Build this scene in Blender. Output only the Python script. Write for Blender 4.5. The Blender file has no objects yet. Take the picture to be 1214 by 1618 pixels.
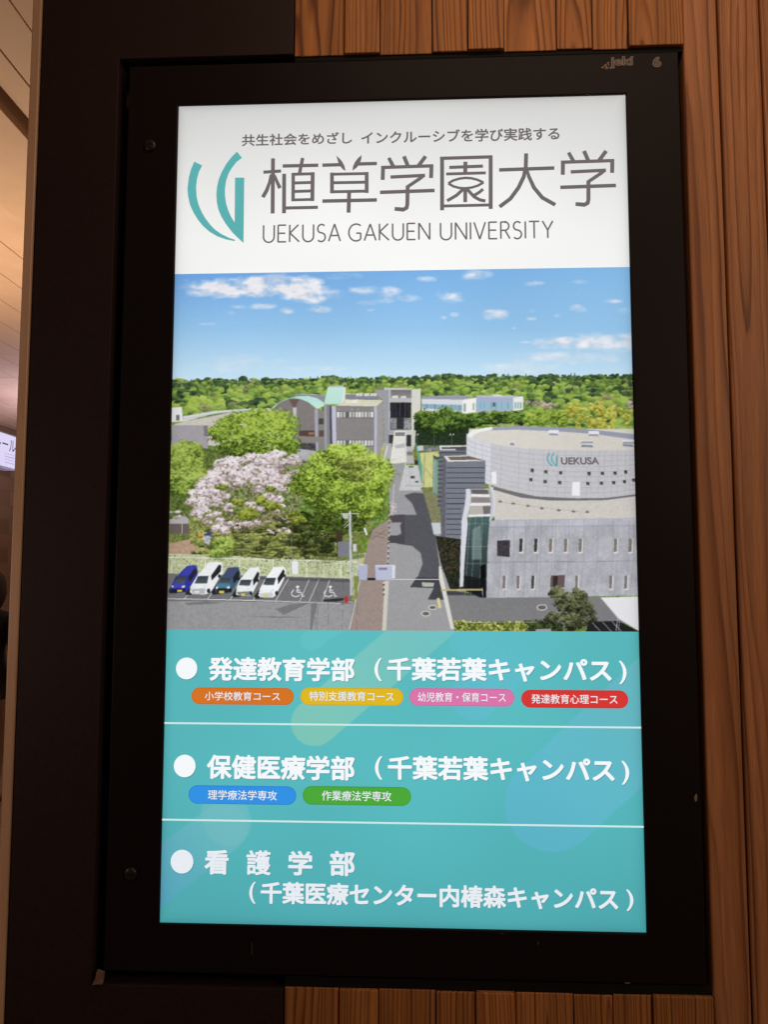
import bpy, bmesh, math, random
import numpy as np
from mathutils import Vector, Matrix

scene = bpy.context.scene
COL = scene.collection

# ================================================================ camera
ZC = 1.66                                            # height of the display's centre above the floor
CAM = Vector((0.024177, -1.102341, ZC - 0.109038))   # hand-held phone, looking slightly up
PITCH, YAW, ROLL, FPX, PW, PH = 1.649031, 0.042472, 0.001058, 1200.0, 1214.0, 1618.0
cam_data = bpy.data.cameras.new('camera')
cam = bpy.data.objects.new('camera', cam_data); COL.objects.link(cam)
ROT = Matrix.Rotation(YAW, 3, 'Z') @ Matrix.Rotation(PITCH, 3, 'X') @ Matrix.Rotation(ROLL, 3, 'Z')
cam.matrix_world = Matrix.Translation(CAM) @ ROT.to_4x4()
cam_data.sensor_fit = 'VERTICAL'; cam_data.sensor_height = 36.0; cam_data.lens = FPX / PH * 36.0
cam_data.clip_start = 0.02; cam_data.clip_end = 200
scene.camera = cam

# ================================================================ world, lamps, exposure
world = bpy.data.worlds.new("World"); scene.world = world; world.use_nodes = True
bg = world.node_tree.nodes['Background']; bg.inputs[0].default_value = (1.0, 0.72, 0.5, 1); bg.inputs[1].default_value = 0.05
vs = scene.view_settings
vs.view_transform = 'Standard'; vs.look = 'None'; vs.exposure = 0; vs.gamma = 1; vs.use_curve_mapping = False

def area(name, loc, target, size, power, col, size_y=None, spread=None):
    d = bpy.data.lights.new(name, 'AREA'); d.energy = power; d.color = col; d.size = size
    if size_y: d.shape = 'RECTANGLE'; d.size_y = size_y
    else: d.shape = 'DISK'
    if spread: d.spread = math.radians(spread)
    o = bpy.data.objects.new(name, d); COL.objects.link(o); o.location = loc
    v = Vector(target) - Vector(loc); o.rotation_euler = v.to_track_quat('-Z', 'Y').to_euler()
    return o
CEIL = 2.80
WARM = (1.0, 0.74, 0.52)
area('unseen_lamp', (0.30, -0.62, CEIL - .02), (0.35, -0.1, 1.3), 0.9, 5.4, WARM, size_y=0.22)
area('unseen_lamp', (1.75, -1.7, 2.35), (0.55, 0, 1.25), 0.6, 15, WARM, size_y=0.6)  # unseen fill lamp added to brighten the boards at the right
area('unseen_lamp', (-1.35, -0.55, 1.50), (-0.5, 0, 1.45), 0.3, 1.9, (1.0, .72, .60), size_y=0.3)  # unseen low lamp added to brighten the corner post and black panel
area('unseen_lamp', (-1.5, 1.8, 1.7), (-1.35, 1.9, CEIL), 0.9, 30, (1.0, 0.78, 0.57), size_y=2.4)  # unseen uplight added to brighten the near ceiling boards
area('unseen_lamp', (-2.45, 4.3, 2.1), (-2.6, 4.4, CEIL), 0.7, 17, (0.74, 0.70, 1.0), size_y=1.0)  # unseen cool uplight added to turn the far ceiling lavender
area('unseen_lamp', (-1.6, 5.0, CEIL - .03), (-2.8, 6.0, 1.5), 0.8, 22, WARM, size_y=1.6)
# ---------------------------------------------------------------- the picture shown on the screen (computed here, pixel-free)
# The campus view is a flat picture on the display.  It is drawn as shapes in poster coordinates
# (K samples per unit) and ends up as colours of a fine mesh lying on the display.
PX0, PY0, PX1, PY1, K = 258, 416, 1016, 1004, 2

def paint_campus():
    rng = np.random.default_rng(11)
    Wc, Hc = (PX1 - PX0) * K, (PY1 - PY0) * K
    C = np.zeros((Hc, Wc, 3), np.float32)
    REG = {0: (0, 0, 1), 3: (265, 420, 3.237), 4: (630, 420, 3.237), 5: (260, 690, 3.195), 6: (630, 690, 3.195), 1: (420, 590, 5.058), 2: (640, 680, 6.744)}
    def T(r, pts):
        ox, oy, s = REG[r]
        p = np.asarray(pts, float)
        return np.stack([(ox + p[:, 0] / s - PX0) * K, (oy + p[:, 1] / s - PY0) * K], 1)
    def noise(cell, seed, ax=1.0):
        g = np.random.default_rng(seed)
        ny, nx = int(Hc / cell) + 3, int(Wc / (cell * ax)) + 3
        a = g.random((ny, nx)).astype(np.float32)
        y = np.arange(Hc) / cell; x = np.arange(Wc) / (cell * ax)
        iy = y.astype(int); ix = x.astype(int)
        fy = (y - iy)[:, None]; fx = (x - ix)[None]
        fy = fy * fy * (3 - 2 * fy); fx = fx * fx * (3 - 2 * fx)
        a00 = a[iy][:, ix]; a01 = a[iy][:, ix + 1]; a10 = a[iy + 1][:, ix]; a11 = a[iy + 1][:, ix + 1]
        return ((a00 * (1 - fx) + a01 * fx) * (1 - fy) + (a10 * (1 - fx) + a11 * fx) * fy).astype(np.float32)
    def fbm(cell, seed, n=4, ax=1.0):
        s = 0; amp = 1; tot = 0
        for i in range(n):
            s = s + amp * noise(max(cell / 2 ** i, 1.5), seed + i, ax); tot += amp; amp *= .55
        return s / tot
    fine = fbm(6, 100, 3); grainy = noise(2, 300)
    def mask_poly(p):
        x0, y0 = np.floor(p.min(0)).astype(int); x1, y1 = np.ceil(p.max(0)).astype(int) + 1
        x0, y0 = max(x0, 0), max(y0, 0); x1, y1 = min(x1, Wc), min(y1, Hc)
        if x1 <= x0 or y1 <= y0: return None
        X = np.arange(x0, x1)[None] + .5; Y = np.arange(y0, y1)[:, None] + .5
        m = np.zeros((y1 - y0, x1 - x0), bool)
        n = len(p)
        for i in range(n):
            ax_, ay = p[i]; bx, by = p[(i + 1) % n]
            if ay == by: continue
            c = (ay > Y) != (by > Y)
            m ^= c & (X < (bx - ax_) * (Y - ay) / (by - ay) + ax_)
        return (slice(y0, y1), slice(x0, x1)), m
    def poly(r, pts, col, a=1.0, tex=0.0, grad=None):
        q = mask_poly(T(r, pts))
        if q is None: return
        s, m = q
        c = np.array(col, np.float32)[None, None]
        if grad is not None:
            t = np.linspace(0, 1, m.shape[0], dtype=np.float32)[:, None, None]
            c = c * (1 - t) + np.array(grad, np.float32) * t
        c = c * (1 + tex * ((fine[s] - .5) * 1.3 + (grainy[s] - .5) * .8))[..., None]
        C[s] = np.where(m[..., None], C[s] * (1 - a) + c * a, C[s])
    def ell(r, cx, cy, rx, ry, col, a=1.0, tex=0.0):
        t = np.linspace(0, 2 * np.pi, 40)[:-1]
        poly(r, np.stack([cx + rx * np.cos(t), cy + ry * np.sin(t)], 1), col, a, tex)
    def line(r, pts, col, w=1.0, a=1.0):
        P = T(r, pts); w2 = w * K / 2
        for i in range(len(P) - 1):
            d = P[i + 1] - P[i]; L = np.hypot(*d) + 1e-6; n = np.array([-d[1], d[0]]) / L * w2
            q = mask_poly(np.array([P[i] + n, P[i + 1] + n, P[i + 1] - n, P[i] - n]))
            if q is None: continue
            s, m = q
            C[s] = np.where(m[..., None], C[s] * (1 - a) + np.array(col, np.float32) * a, C[s])
    def dab(x, y, rx, ry, col, a=.9):
        x = (x - PX0) * K; y = (y - PY0) * K; rx *= K; ry *= K
        x0, x1 = int(x - rx), int(x + rx) + 2; y0, y1 = int(y - ry), int(y + ry) + 2
        x0 = max(x0, 0); y0 = max(y0, 0); x1 = min(x1, Wc); y1 = min(y1, Hc)
        if x1 <= x0 or y1 <= y0: return
        m = ((np.arange(x0, x1)[None] + .5 - x) / rx) ** 2 + ((np.arange(y0, y1)[:, None] + .5 - y) / ry) ** 2 < 1
        v = C[y0:y1, x0:x1]; v[m] = v[m] * (1 - a) + col * a
    leaf = fbm(5, 700, 3, 1.5); leaf2 = noise(1.8, 710, 1.3); clump = fbm(24, 720, 3, 1.5); edge = fbm(9, 730, 3, 1.2)
    def lobe(x, y, rx, ry, pal, base, amp=1.0, hole=0.0, fade=1.0, rag=1.0):
        """one leafy mass: ragged outline, lit from above, leaf-scale mottling"""
        x = (x - PX0) * K; y = (y - PY0) * K; rx *= K; ry *= K
        x0, x1 = max(int(x - rx * 1.3), 0), min(int(x + rx * 1.3) + 2, Wc); y0, y1 = max(int(y - ry * 1.3), 0), min(int(y + ry * 1.3) + 2, Hc)
        if x1 <= x0 or y1 <= y0: return
        s = (slice(y0, y1), slice(x0, x1))
        u = (np.arange(x0, x1)[None] + .5 - x) / rx; v = (np.arange(y0, y1)[:, None] + .5 - y) / ry
        d = u * u + v * v + rag * ((edge[s] - .5) * 1.3 + (leaf2[s] - .5) * .9)
        m = d < 1
        if hole: m &= ~((leaf[s] < hole) & (leaf2[s] < .75))
        t = base - .34 * v + .08 * u + amp * ((leaf[s] - .5) * 1.5 + (leaf2[s] - .5) * .75 + (clump[s] - .5) * .7)
        t = np.clip(t, 0, 1)[..., None]; dk, md, lt = [np.array(c, np.float32) for c in pal]
        c = np.where(t < .5, dk + (md - dk) * 2 * t, md + (lt - md) * (2 * t - 1))
        C[s] = np.where(m[..., None], C[s] * (1 - fade) + c * fade, C[s])
    def tree(cx, cy, rx, ry, pal, n=0, size=0, lobes=14, gap=0.0, flat=1.0, rough=.2, big=1.0):
        L = []
        if gap == 0 and lobes > 6: lobe(cx, cy, rx * .92, ry * .92, pal, .34)
        for i in range(lobes):
            t = rng.random() * 2 * np.pi; q = rng.random() ** .5 * .80
            L.append((cx + np.cos(t) * q * rx, cy + np.sin(t) * q * ry, (.22 + .22 * rng.random()) * min(rx, ry * 1.25) * big))
        L.sort(key=lambda l: l[1])
        for (lx, ly, lr) in L:
            lobe(lx, ly, lr * 1.4, lr * flat, pal, .50 + .14 * (cy - ly) / ry + rng.normal(0, .06), amp=1.0, hole=gap * 2.2)
    def scatter(r, pts, pal, n, size, ang=0.0):
        p = np.asarray(pts, float); q = mask_poly(T(r, pts))
        s, m = q; ys, xs = np.nonzero(m); pal = [np.array(c, np.float32) for c in pal]
        for j in rng.integers(0, len(xs), n):
            x = PX0 + (xs[j] + s[1].start) / K; y = PY0 + (ys[j] + s[0].start) / K
            cl = fine[ys[j] + s[0].start, xs[j] + s[1].start]
            i = int(np.clip((cl - .3) / .4 * len(pal) + rng.normal(0, .8), 0, len(pal) - 1))
            z = size * (.5 + rng.random()); dab(x, y, z * 1.3, z * .75, pal[i] * (1 + rng.normal(0, .07)))
    # sky
    yy = (np.arange(Hc) / K + PY0)[:, None]; xx = (np.arange(Wc) / K + PX0)[None]
    t = np.clip((yy - 425) / 172, 0, 1)
    u = np.clip((xx - 265) / 740, 0, 1)
    top = np.array([100, 156, 222]) * (1 - u[..., None]) + np.array([128, 182, 227]) * u[..., None]
    bot = np.array([190, 220, 238])
    mid = np.array([142, 190, 229])
    t3 = t[..., None]
    C[:] = np.where(t3 < .55, top * (1 - t3 / .55) + mid * t3 / .55, mid * (1 - (t3 - .55) / .45) + bot * (t3 - .55) / .45)
    cn = fbm(40, 40, 5, 2.4); cn2 = fbm(17, 60, 3, 2.2)
    lig = fbm(20, 80, 3, 1.8)
    clouds = [(3, 300, 110, 240, 52, 1.15), (3, 470, 100, 240, 62, 1.2), (3, 600, 95, 190, 56, 1.2), (3, 690, 130, 150, 60, 1.1), (3, 700, 125, 130, 60, 1.0), (3, 850, 140, 110, 32, .95), (3, 480, 205, 90, 22, .85), (3, 370, 210, 60, 16, .7), (3, 605, 225, 45, 22, .8), (3, 775, 222, 75, 22, .7),
              (3, 310, 240, 60, 22, .6), (3, 205, 296, 60, 11, .6), (3, 1000, 125, 120, 34, .8), (3, 1130, 135, 90, 40, .9), (3, 1120, 178, 70, 20, .8), (3, 1030, 190, 70, 16, .6), (3, 900, 50, 130, 24, .7), (3, 1040, 226, 30, 10, .6),
              (3, 130, 110, 140, 22, .5), (3, 350, 500, 260, 50, .35), (3, 750, 525, 160, 16, .4), (4, 145, 68, 70, 24, .95), (4, 400, 40, 120, 36, .9), (4, 270, 155, 100, 46, 1.0), (4, 500, 248, 72, 42, 1.0), (4, 50, 165, 90, 30, .8),
              (4, 690, 90, 80, 16, .55), (4, 930, 85, 70, 18, .7), (4, 1095, 180, 75, 14, .8), (4, 920, 218, 60, 30, .7), (4, 810, 256, 28, 12, .8), (4, 690, 230, 32, 12, .5), (4, 680, 270, 36, 10, .6), (4, 595, 318, 20, 10, .7),
              (4, 880, 395, 190, 36, .9), (4, 1080, 390, 200, 50, .75), (4, 860, 470, 260, 34, .55), (4, 650, 520, 220, 36, .45), (4, 650, 390, 50, 8, .6), (4, 1150, 230, 60, 24, .5), (4, 285, 248, 24, 12, .5), (4, 230, 265, 16, 10, .4)]
    den = np.zeros((Hc, Wc), np.float32)
    for r, cx, cy, rx, ry, a in clouds:
        ox, oy, s = REG[r]; cx = ox + cx / s; cy = oy + cy / s; rx /= s; ry /= s
        d = ((xx - cx) / rx) ** 2 + ((yy - cy) / ry) ** 2
        v = np.clip(((1.05 if rx * s > 140 else .66) - d * .95) + (cn * .55 + cn2 * .45 - .5) * 2.5, 0, 1) * np.clip(2.2 - d, 0, 1)
        den = np.maximum(den, a * v * np.clip(.55 + (lig - .5) * 1.6 + .25, 0, 1))
    den = np.clip(den * 1.05, 0, .95)[..., None]
    ccol = np.array([238, 234, 238]) * (.88 + .16 * lig[..., None])
    C[:] = C * (1 - den) + np.minimum(ccol, 245) * den
    # far woods
    hx = [255, 330, 400, 470, 520, 600, 650, 700, 800, 900, 1020]; hy = [598, 599, 600, 597, 595, 597, 594, 592, 592, 592, 590]
    green = [((98, 122, 54), (132, 160, 68), (160, 186, 88)), ((58, 80, 42), (92, 122, 54), (128, 158, 76)), ((30, 46, 34), (52, 74, 46), (84, 106, 66)), ((110, 130, 52), (148, 172, 68), (180, 200, 96)), ((78, 76, 58), (128, 124, 86), (160, 156, 116)), ((44, 60, 44), (70, 92, 58), (96, 120, 76))]
    hmask = yy > np.interp(xx[0], hx, hy)[None] + 3
    C[:] = np.where(hmask[..., None], np.array([104, 130, 60]) * (.5 + 1.0 * fine[..., None]), C)
    far = []
    for i in range(520):
        x = rng.uniform(255, 1016); k = rng.random() ** 2; far.append((x, np.interp(x, hx, hy) + 2.5 + rng.uniform(-.8, 6) + 1.6 * np.sin(x * .07) , 2 + 4 * k, 1.5 + 2.2 * k, int(rng.choice([2, 2, 2, 1, 5]))))
    for i in range(1500):
        y = 599 + 90 * rng.random() ** 1.3; x = rng.uniform(255, 1016); s = 2.0 + (y - 598) / 92 * 6.5
        far.append((x, y, s * 1.5, s, int(rng.choice([0, 0, 0, 0, 1, 1, 3, 3, 0, 4] if np.sin(x * .03 + y * .11) < .35 else [1, 1, 2, 0, 0]))))
    for (x, y) in [(384, 600), (420, 602), (495, 604), (650, 606), (840, 602), (845, 606), (878, 604), (902, 610), (912, 608), (868, 625), (932, 615), (750, 622), (810, 622)]:
        far.append((x, y, 7, 6, 2))
    for (x, y) in [(275, 612), (290, 622), (270, 635), (285, 640), (300, 612), (310, 625), (350, 614), (365, 640), (385, 642), (400, 640), (410, 636), (980, 618), (990, 626), (870, 630), (866, 610), (940, 628)]:
        far.append((x, y, 11, 8, 2))
    for (x, y) in [(305, 640), (320, 636), (345, 634), (330, 642), (300, 648), (348, 640)]:
        far.append((x, y, 8, 11, 3))
    for i in range(70):                                     # taller conifers breaking the skyline, uneven
        x = rng.uniform(255, 1016); h_ = np.interp(x, hx, hy); w_ = rng.uniform(1.2, 2.6); t_ = rng.uniform(2, 6.5) * (1 if rng.random() < .5 else .5)
        poly(0, [(x - w_, h_ + 6), (x, h_ - t_ + 3), (x + w_, h_ + 6)], (58 + 26 * rng.random(), 78 + 22 * rng.random(), 58 + 10 * rng.random()), tex=.3)
    far.sort(key=lambda f: f[1])
    for x, y, rx, ry, g in far:
        lobe(x, y, rx * 1.1, ry * 1.05, green[g], .5 + rng.normal(0, .1), amp=.42, rag=.35)
        if rx > 8:
            for k in range(4): lobe(x + rng.normal(0, rx * .4), y + rng.normal(-1, ry * .3), rx * .4, ry * .4, green[g], .56 + rng.normal(0, .08), amp=.6, rag=.6)
    for i in range(26):
        x = rng.uniform(900, 1010); tree(x, rng.uniform(640, 678), 9, 12, ((110, 110, 36), (168, 168, 62), (208, 200, 96)), n=90, size=1.1, lobes=5)
    for x, y in [(838, 634), (850, 636), (862, 639), (872, 642), (1000, 640)]:
        tree(x, y, 10, 6, ((120, 110, 92), (178, 160, 150), (206, 190, 186)), n=60, size=1.0, lobes=4)
    # low block at left
    poly(3, [(20, 815), (78, 797), (400, 735), (520, 728), (560, 770), (700, 920), (20, 920)], (196, 190, 180), tex=.05)
    poly(3, [(78, 770), (240, 742), (480, 726), (480, 736), (240, 756), (78, 797)], (206, 208, 212))
    line(3, [(78, 784), (260, 754), (470, 732)], (150, 154, 160), .5)
    poly(3, [(20, 725), (72, 722), (76, 795), (20, 800)], (222, 222, 224)); poly(3, [(42, 762), (60, 762), (60, 792), (42, 792)], (110, 112, 116))
    poly(3, [(20, 815), (210, 815), (205, 960), (20, 960)], (158, 154, 160), tex=.05)
    poly(3, [(183, 818), (203, 818), (200, 870), (185, 870)], (120, 118, 124))
    # buildings behind (region 1, fine zoom)
    poly(1, [(235, 165), (475, 170), (475, 230), (235, 190)], (138, 138, 142)); line(1, [(235, 165), (475, 172)], (180, 180, 182), .8)
    poly(1, [(640, 168), (905, 172), (905, 215), (640, 230)], (126, 128, 138), tex=.05); line(1, [(640, 163), (730, 165)], (215, 215, 215), 1.2)
    for x in (735, 762, 800, 818, 850, 876): poly(1, [(x - 14, 160), (x + 10, 156), (x + 12, 178), (x - 12, 184)], (205, 205, 206))
    poly(1, [(50, 275), (100, 235), (160, 210), (230, 198), (300, 205), (360, 235), (405, 285), (470, 300), (470, 640), (240, 640), (240, 600), (60, 330)], (124, 118, 116), tex=.06)
    poly(1, [(45, 278), (90, 238), (160, 204), (250, 184), (340, 180), (410, 198), (466, 235), (464, 262), (412, 284), (392, 268), (340, 232), (280, 208), (220, 198), (160, 212), (100, 240), (58, 282)], (170, 214, 204), grad=(190, 222, 212))
    line(1, [(45, 278), (92, 240), (160, 208), (225, 197), (282, 207), (342, 232), (402, 282)], (120, 158, 150), .8)
    poly(1, [(182, 205), (268, 208), (228, 280)], (104, 84, 78))
    poly(1, [(216, 272), (244, 272), (248, 400), (224, 400)], (186, 186, 198))
    poly(1, [(390, 285), (416, 290), (420, 625), (400, 625)], (158, 160, 174))
    poly(1, [(420, 300), (466, 300), (466, 620), (424, 620)], (128, 124, 122)); poly(1, [(424, 360), (464, 358), (464, 408), (422, 408)], (74, 70, 68)); poly(1, [(424, 456), (466, 456), (466, 505), (424, 505)], (92, 74, 70))
    poly(1, [(266, 456), (388, 456), (390, 505), (266, 500)], (84, 66, 62)); poly(1, [(340, 470), (386, 470), (386, 490), (345, 490)], (150, 104, 80))
    poly(1, [(240, 500), (466, 508), (466, 552), (240, 545)], (132, 126, 122)); poly(1, [(240, 556), (400, 560), (400, 660), (240, 660)], (70, 68, 70), tex=.6)
    poly(1, [(250, 600), (405, 620), (400, 700), (240, 700)], (168, 166, 170), tex=.1)
    line(1, [(556, 20), (556, 100)], (140, 150, 160), .4); line(1, [(626, 48), (626, 108)], (150, 156, 160), .6)
    poly(1, [(500, 100), (620, 94), (625, 112), (500, 114)], (176, 184, 184))
    poly(1, [(626, 110), (640, 112), (632, 238), (604, 246)], (214, 216, 214))
    poly(1, [(496, 112), (626, 110), (604, 246), (466, 244)], (184, 222, 208), grad=(176, 214, 204))
    poly(1, [(466, 250), (530, 252), (540, 640), (470, 640)], (126, 126, 134)); poly(1, [(466, 250), (486, 250), (490, 640), (470, 640)], (150, 150, 158)); poly(1, [(510, 256), (524, 256), (532, 620), (514, 620)], (74, 72, 78))
    poly(1, [(632, 208), (935, 214), (885, 262), (560, 256), (600, 246)], (206, 202, 178), tex=.05); poly(1, [(640, 210), (740, 208), (735, 240), (650, 236)], (226, 222, 214), a=.7, tex=.2)
    poly(1, [(560, 254), (872, 262), (870, 720), (562, 720)], (130, 127, 126), tex=.05)
    poly(1, [(527, 262), (560, 262), (566, 720), (540, 720)], (182, 182, 202))
    poly(1, [(866, 266), (890, 268), (890, 720), (868, 720)], (176, 176, 196))
    poly(1, [(890, 264), (938, 212), (942, 580), (900, 650), (888, 720)], (150, 148, 148), tex=.06)
    line(1, [(558, 254), (884, 262), (936, 214)], (206, 204, 202), .9)
    for (y0, y1) in ((306, 355), (532, 580)):
        poly(1, [(566, y0), (862, y0 + 3), (864, y1 + 2), (566, y1)], (92, 92, 94))
        for i in range(12):
            if i in (3,): continue
            x = 568 + i * 24.6; g = 176 + 40 * rng.random()
            poly(1, [(x + 2, y0 + 3), (x + 20, y0 + 3), (x + 20, y1 - 3), (x + 2, y1 - 3)], (g, g, g - 3))
    for x in (582, 688, 738, 845): poly(1, [(x - 4, 282), (x + 4, 282), (x + 4, 292), (x - 4, 292)], (186, 182, 176))
    poly(1, [(882, 128), (1000, 132), (992, 560), (945, 560), (940, 214), (905, 190)], (150, 151, 158), tex=.05)
    poly(1, [(985, 132), (1000, 132), (994, 560), (982, 560)], (180, 182, 190))
    poly(1, [(1000, 126), (1166, 124), (1166, 200), (1000, 200)], (112, 108, 108), grad=(140, 136, 134)); poly(1, [(945, 112), (1165, 120), (1165, 132), (945, 132)], (186, 186, 188))
    poly(1, [(1010, 180), (1060, 176), (1060, 196), (1010, 196)], (214, 210, 204)); poly(1, [(1080, 182), (1120, 178), (1125, 196), (1080, 198)], (210, 206, 200))
    poly(1, [(994, 198), (1166, 196), (1166, 232), (994, 230)], (176, 178, 184))
    poly(1, [(994, 232), (1160, 234), (1160, 350), (996, 348)], (38, 38, 44), tex=.5)
    for x in (1015, 1040, 1075, 1115, 1140): line(1, [(x, 236), (x, 345)], (84, 84, 92), .7)
    poly(1, [(994, 348), (1160, 350), (1160, 446), (994, 450)], (52, 52, 58)); poly(1, [(996, 356), (1048, 356), (1046, 444), (996, 446)], (126, 130, 134), tex=.5); poly(1, [(1104, 356), (1158, 356), (1158, 446), (1106, 446)], (132, 136, 140), tex=.5)
    poly(1, [(985, 452), (1166, 446), (1166, 490), (985, 492)], (158, 158, 162)); poly(1, [(985, 490), (1165, 490), (1165, 590), (985, 590)], (58, 58, 62), tex=.3)
    poly(1, [(1166, 128), (1240, 126), (1240, 310), (1190, 330), (1188, 590), (1164, 590)], (206, 206, 198), tex=.04)
    poly(1, [(940, 560), (1010, 560), (1010, 720), (930, 720)], (168, 168, 168)); poly(1, [(1124, 590), (1190, 586), (1200, 720), (1120, 720)], (176, 174, 172), tex=.08)
    poly(1, [(1036, 458), (1118, 458), (1120, 720), (1000, 720), (1026, 500)], (216, 214, 208), tex=.04); poly(1, [(1036, 470), (1114, 470), (1112, 500), (1034, 500)], (124, 126, 130)); line(1, [(1030, 460), (1000, 710)], (236, 236, 232), .9); line(1, [(1120, 460), (1124, 710)], (226, 226, 222), .9)
    poly(1, [(1030, 575), (1112, 556), (1114, 592), (1040, 600)], (176, 176, 176))
    poly(1, [(920, 590), (955, 580), (940, 680), (905, 710)], (168, 166, 110), tex=.2); line(1, [(974, 580), (944, 700)], (232, 232, 228), 1.2)
    # office wing at right
    poly(4, [(120, 668), (300, 660), (398, 673), (325, 686), (118, 682)], (146, 152, 164))
    poly(4, [(118, 681), (328, 685), (328, 752), (120, 742)], (208, 208, 216)); poly(4, [(120, 706), (326, 712), (326, 742), (124, 728)], (128, 164, 178))
    for x in range(130, 326, 14): line(4, [(x, 707), (x, 738)], (172, 196, 204) if x % 3 else (90, 118, 126), .6)
    poly(4, [(328, 685), (398, 675), (396, 750), (328, 756)], (230, 230, 226)); poly(4, [(334, 705), (344, 704), (344, 745), (334, 746)], (140, 160, 160)); poly(4, [(380, 702), (388, 702), (388, 738), (380, 738)], (140, 160, 160))
    poly(4, [(398, 668), (588, 672), (586, 742), (398, 750)], (160, 168, 196)); poly(4, [(400, 698), (585, 702), (585, 730), (400, 734)], (138, 180, 196))
    for x in (420, 440, 476, 500, 530, 560): line(4, [(x, 699), (x, 731)], (100, 130, 146), .6)
    poly(4, [(482, 700), (496, 700), (496, 720), (482, 720)], (84, 96, 100))
    poly(4, [(588, 673), (640, 668), (637, 736), (588, 742)], (222, 222, 220))
    for x in (594, 608, 622): poly(4, [(x, 698), (x + 9, 697), (x + 9, 730), (x, 732)], (140, 170, 176))
    poly(4, [(400, 662), (588, 664), (640, 668), (588, 675), (400, 670)], (176, 184, 196)); poly(4, [(478, 658), (525, 660), (540, 668), (486, 666)], (210, 214, 224))
    # dark hedge of trees before the wing, and the yard
    poly(4, [(80, 800), (360, 790), (360, 906), (80, 906)], (38, 52, 34), tex=.5)
    poly(2, [(120, 60), (660, 60), (660, 165), (120, 165)], (40, 54, 36), tex=.5)
    dkg = ((26, 40, 20), (66, 92, 34), (122, 152, 62))
    for x, y, rx, ry in [(672, 664, 16, 17), (700, 664, 20, 20), (722, 668, 16, 16), (748, 664, 12, 12), (766, 661, 12, 11), (784, 660, 12, 11), (802, 660, 12, 11), (820, 660, 12, 12), (842, 660, 14, 12), (862, 658, 14, 12), (884, 660, 14, 12)]:
        tree(x, y, rx, ry, dkg if x < 830 else ((60, 80, 26), (120, 146, 48), (168, 188, 80)), n=330, size=1.2, lobes=12)
    for x in (130, 316, 500): line(2, [(x, 40), (x, 190)], (120, 130, 120), .5)
    for x in (138, 486, 518): ell(2, x, 44, 8, 8, (224, 226, 214))
    poly(2, [(100, 160), (660, 155), (660, 235), (100, 235)], (96, 110, 86), tex=.4)
    poly(2, [(130, 165), (200, 162), (200, 215), (140, 220)], (186, 192, 196)); poly(2, [(205, 185), (350, 180), (350, 220), (205, 225)], (120, 126, 122), tex=.5)
    poly(2, [(160, 240), (370, 222), (320, 620), (190, 600), (180, 400)], (196, 196, 130), tex=.1)
    # road and forecourt
    road = (150, 150, 153)
    poly(5, [(1130, 140), (1214, 130), (1300, 300), (1500, 700), (1540, 1000), (1100, 1000), (1110, 730), (1140, 400)], road, tex=.05)
    poly(6, [(-20, 145), (95, 145), (120, 235), (215, 720), (285, 985), (-60, 985)], road, tex=.05)
    poly(2, [(0, 370), (140, 370), (180, 560), (200, 640), (-60, 640)], (190, 190, 190), tex=.07)
    for r in ((40, 380, 90, 395), (60, 485, 105, 512), (110, 540, 145, 556)): poly(2, [(r[0], r[1]), (r[2], r[1]), (r[2], r[3]), (r[0], r[3])], (70, 70, 72))
    line(2, [(0, 588), (200, 588)], (120, 120, 122), .5); line(2, [(48, 380), (52, 588)], (150, 150, 152), .4)
    poly(2, [(0, 0), (18, 0), (10, 370), (0, 370)], (206, 206, 200)); poly(2, [(18, 0), (118, 0), (104, 180), (20, 180)], (196, 196, 186)); poly(2, [(20, 46), (68, 46), (66, 172), (22, 172)], (52, 54, 60)); poly(2, [(20, 225), (85, 228), (85, 268), (20, 268)], (118, 118, 122))
    poly(2, [(84, 205), (140, 215), (142, 360), (104, 362)], (120, 118, 40), tex=.3); poly(2, [(102, 320), (140, 318), (140, 362), (106, 366)], (50, 50, 50))
    poly(2, [(106, 100), (150, 250), (186, 380), (184, 560), (176, 560), (140, 330)], (92, 156, 136))
    line(2, [(214, 230), (205, 590)], (140, 130, 120), .7); line(2, [(198, 300), (198, 590)], (120, 110, 100), .6); line(2, [(216, 395), (300, 520)], (120, 110, 100), .7); line(2, [(214, 480), (300, 478)], (176, 170, 120), .4)
    poly(2, [(160, 610), (360, 600), (360, 820), (250, 810), (200, 660)], (116, 122, 72), tex=.25)
    poly(6, [(125, 280), (205, 275), (215, 440), (165, 440), (150, 400)], (124, 124, 92), tex=.2)
    # shadows on the road belong to the picture
    poly(6, [(-5, 396), (92, 394), (70, 340), (28, 296), (76, 282), (126, 286), (186, 500), (206, 640), (206, 716), (96, 712), (122, 640), (112, 588), (70, 552), (-5, 541), (-5, 498), (14, 488), (8, 450), (20, 420), (-5, 430)], (82, 82, 89), tex=.08)
    poly(5, [(1130, 395), (1214, 393), (1214, 432), (1150, 434)], (78, 72, 80)); poly(5, [(1128, 498), (1214, 498), (1214, 541), (1130, 535)], (72, 70, 76)); poly(5, [(1190, 450), (1214, 430), (1214, 500), (1198, 495)], (72, 70, 78))
    poly(6, [(92, 708), (210, 712), (240, 770), (415, 800), (432, 822), (148, 822), (178, 764), (58, 760)], (66, 66, 72), tex=.06)
    poly(6, [(118, 735), (180, 738), (176, 758), (120, 756)], (168, 176, 166))
    line(6, [(-20, 720), (205, 720)], (206, 206, 204), .8)
    poly(6, [(225, 800), (1040, 808), (1160, 940), (640, 985), (285, 985)], (122, 122, 124), tex=.06)
    poly(6, [(204, 655), (214, 655), (282, 970), (264, 972), (205, 720)], (208, 206, 198))
    poly(6, [(193, 816), (207, 814), (217, 864), (202, 866)], (206, 200, 140))
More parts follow.
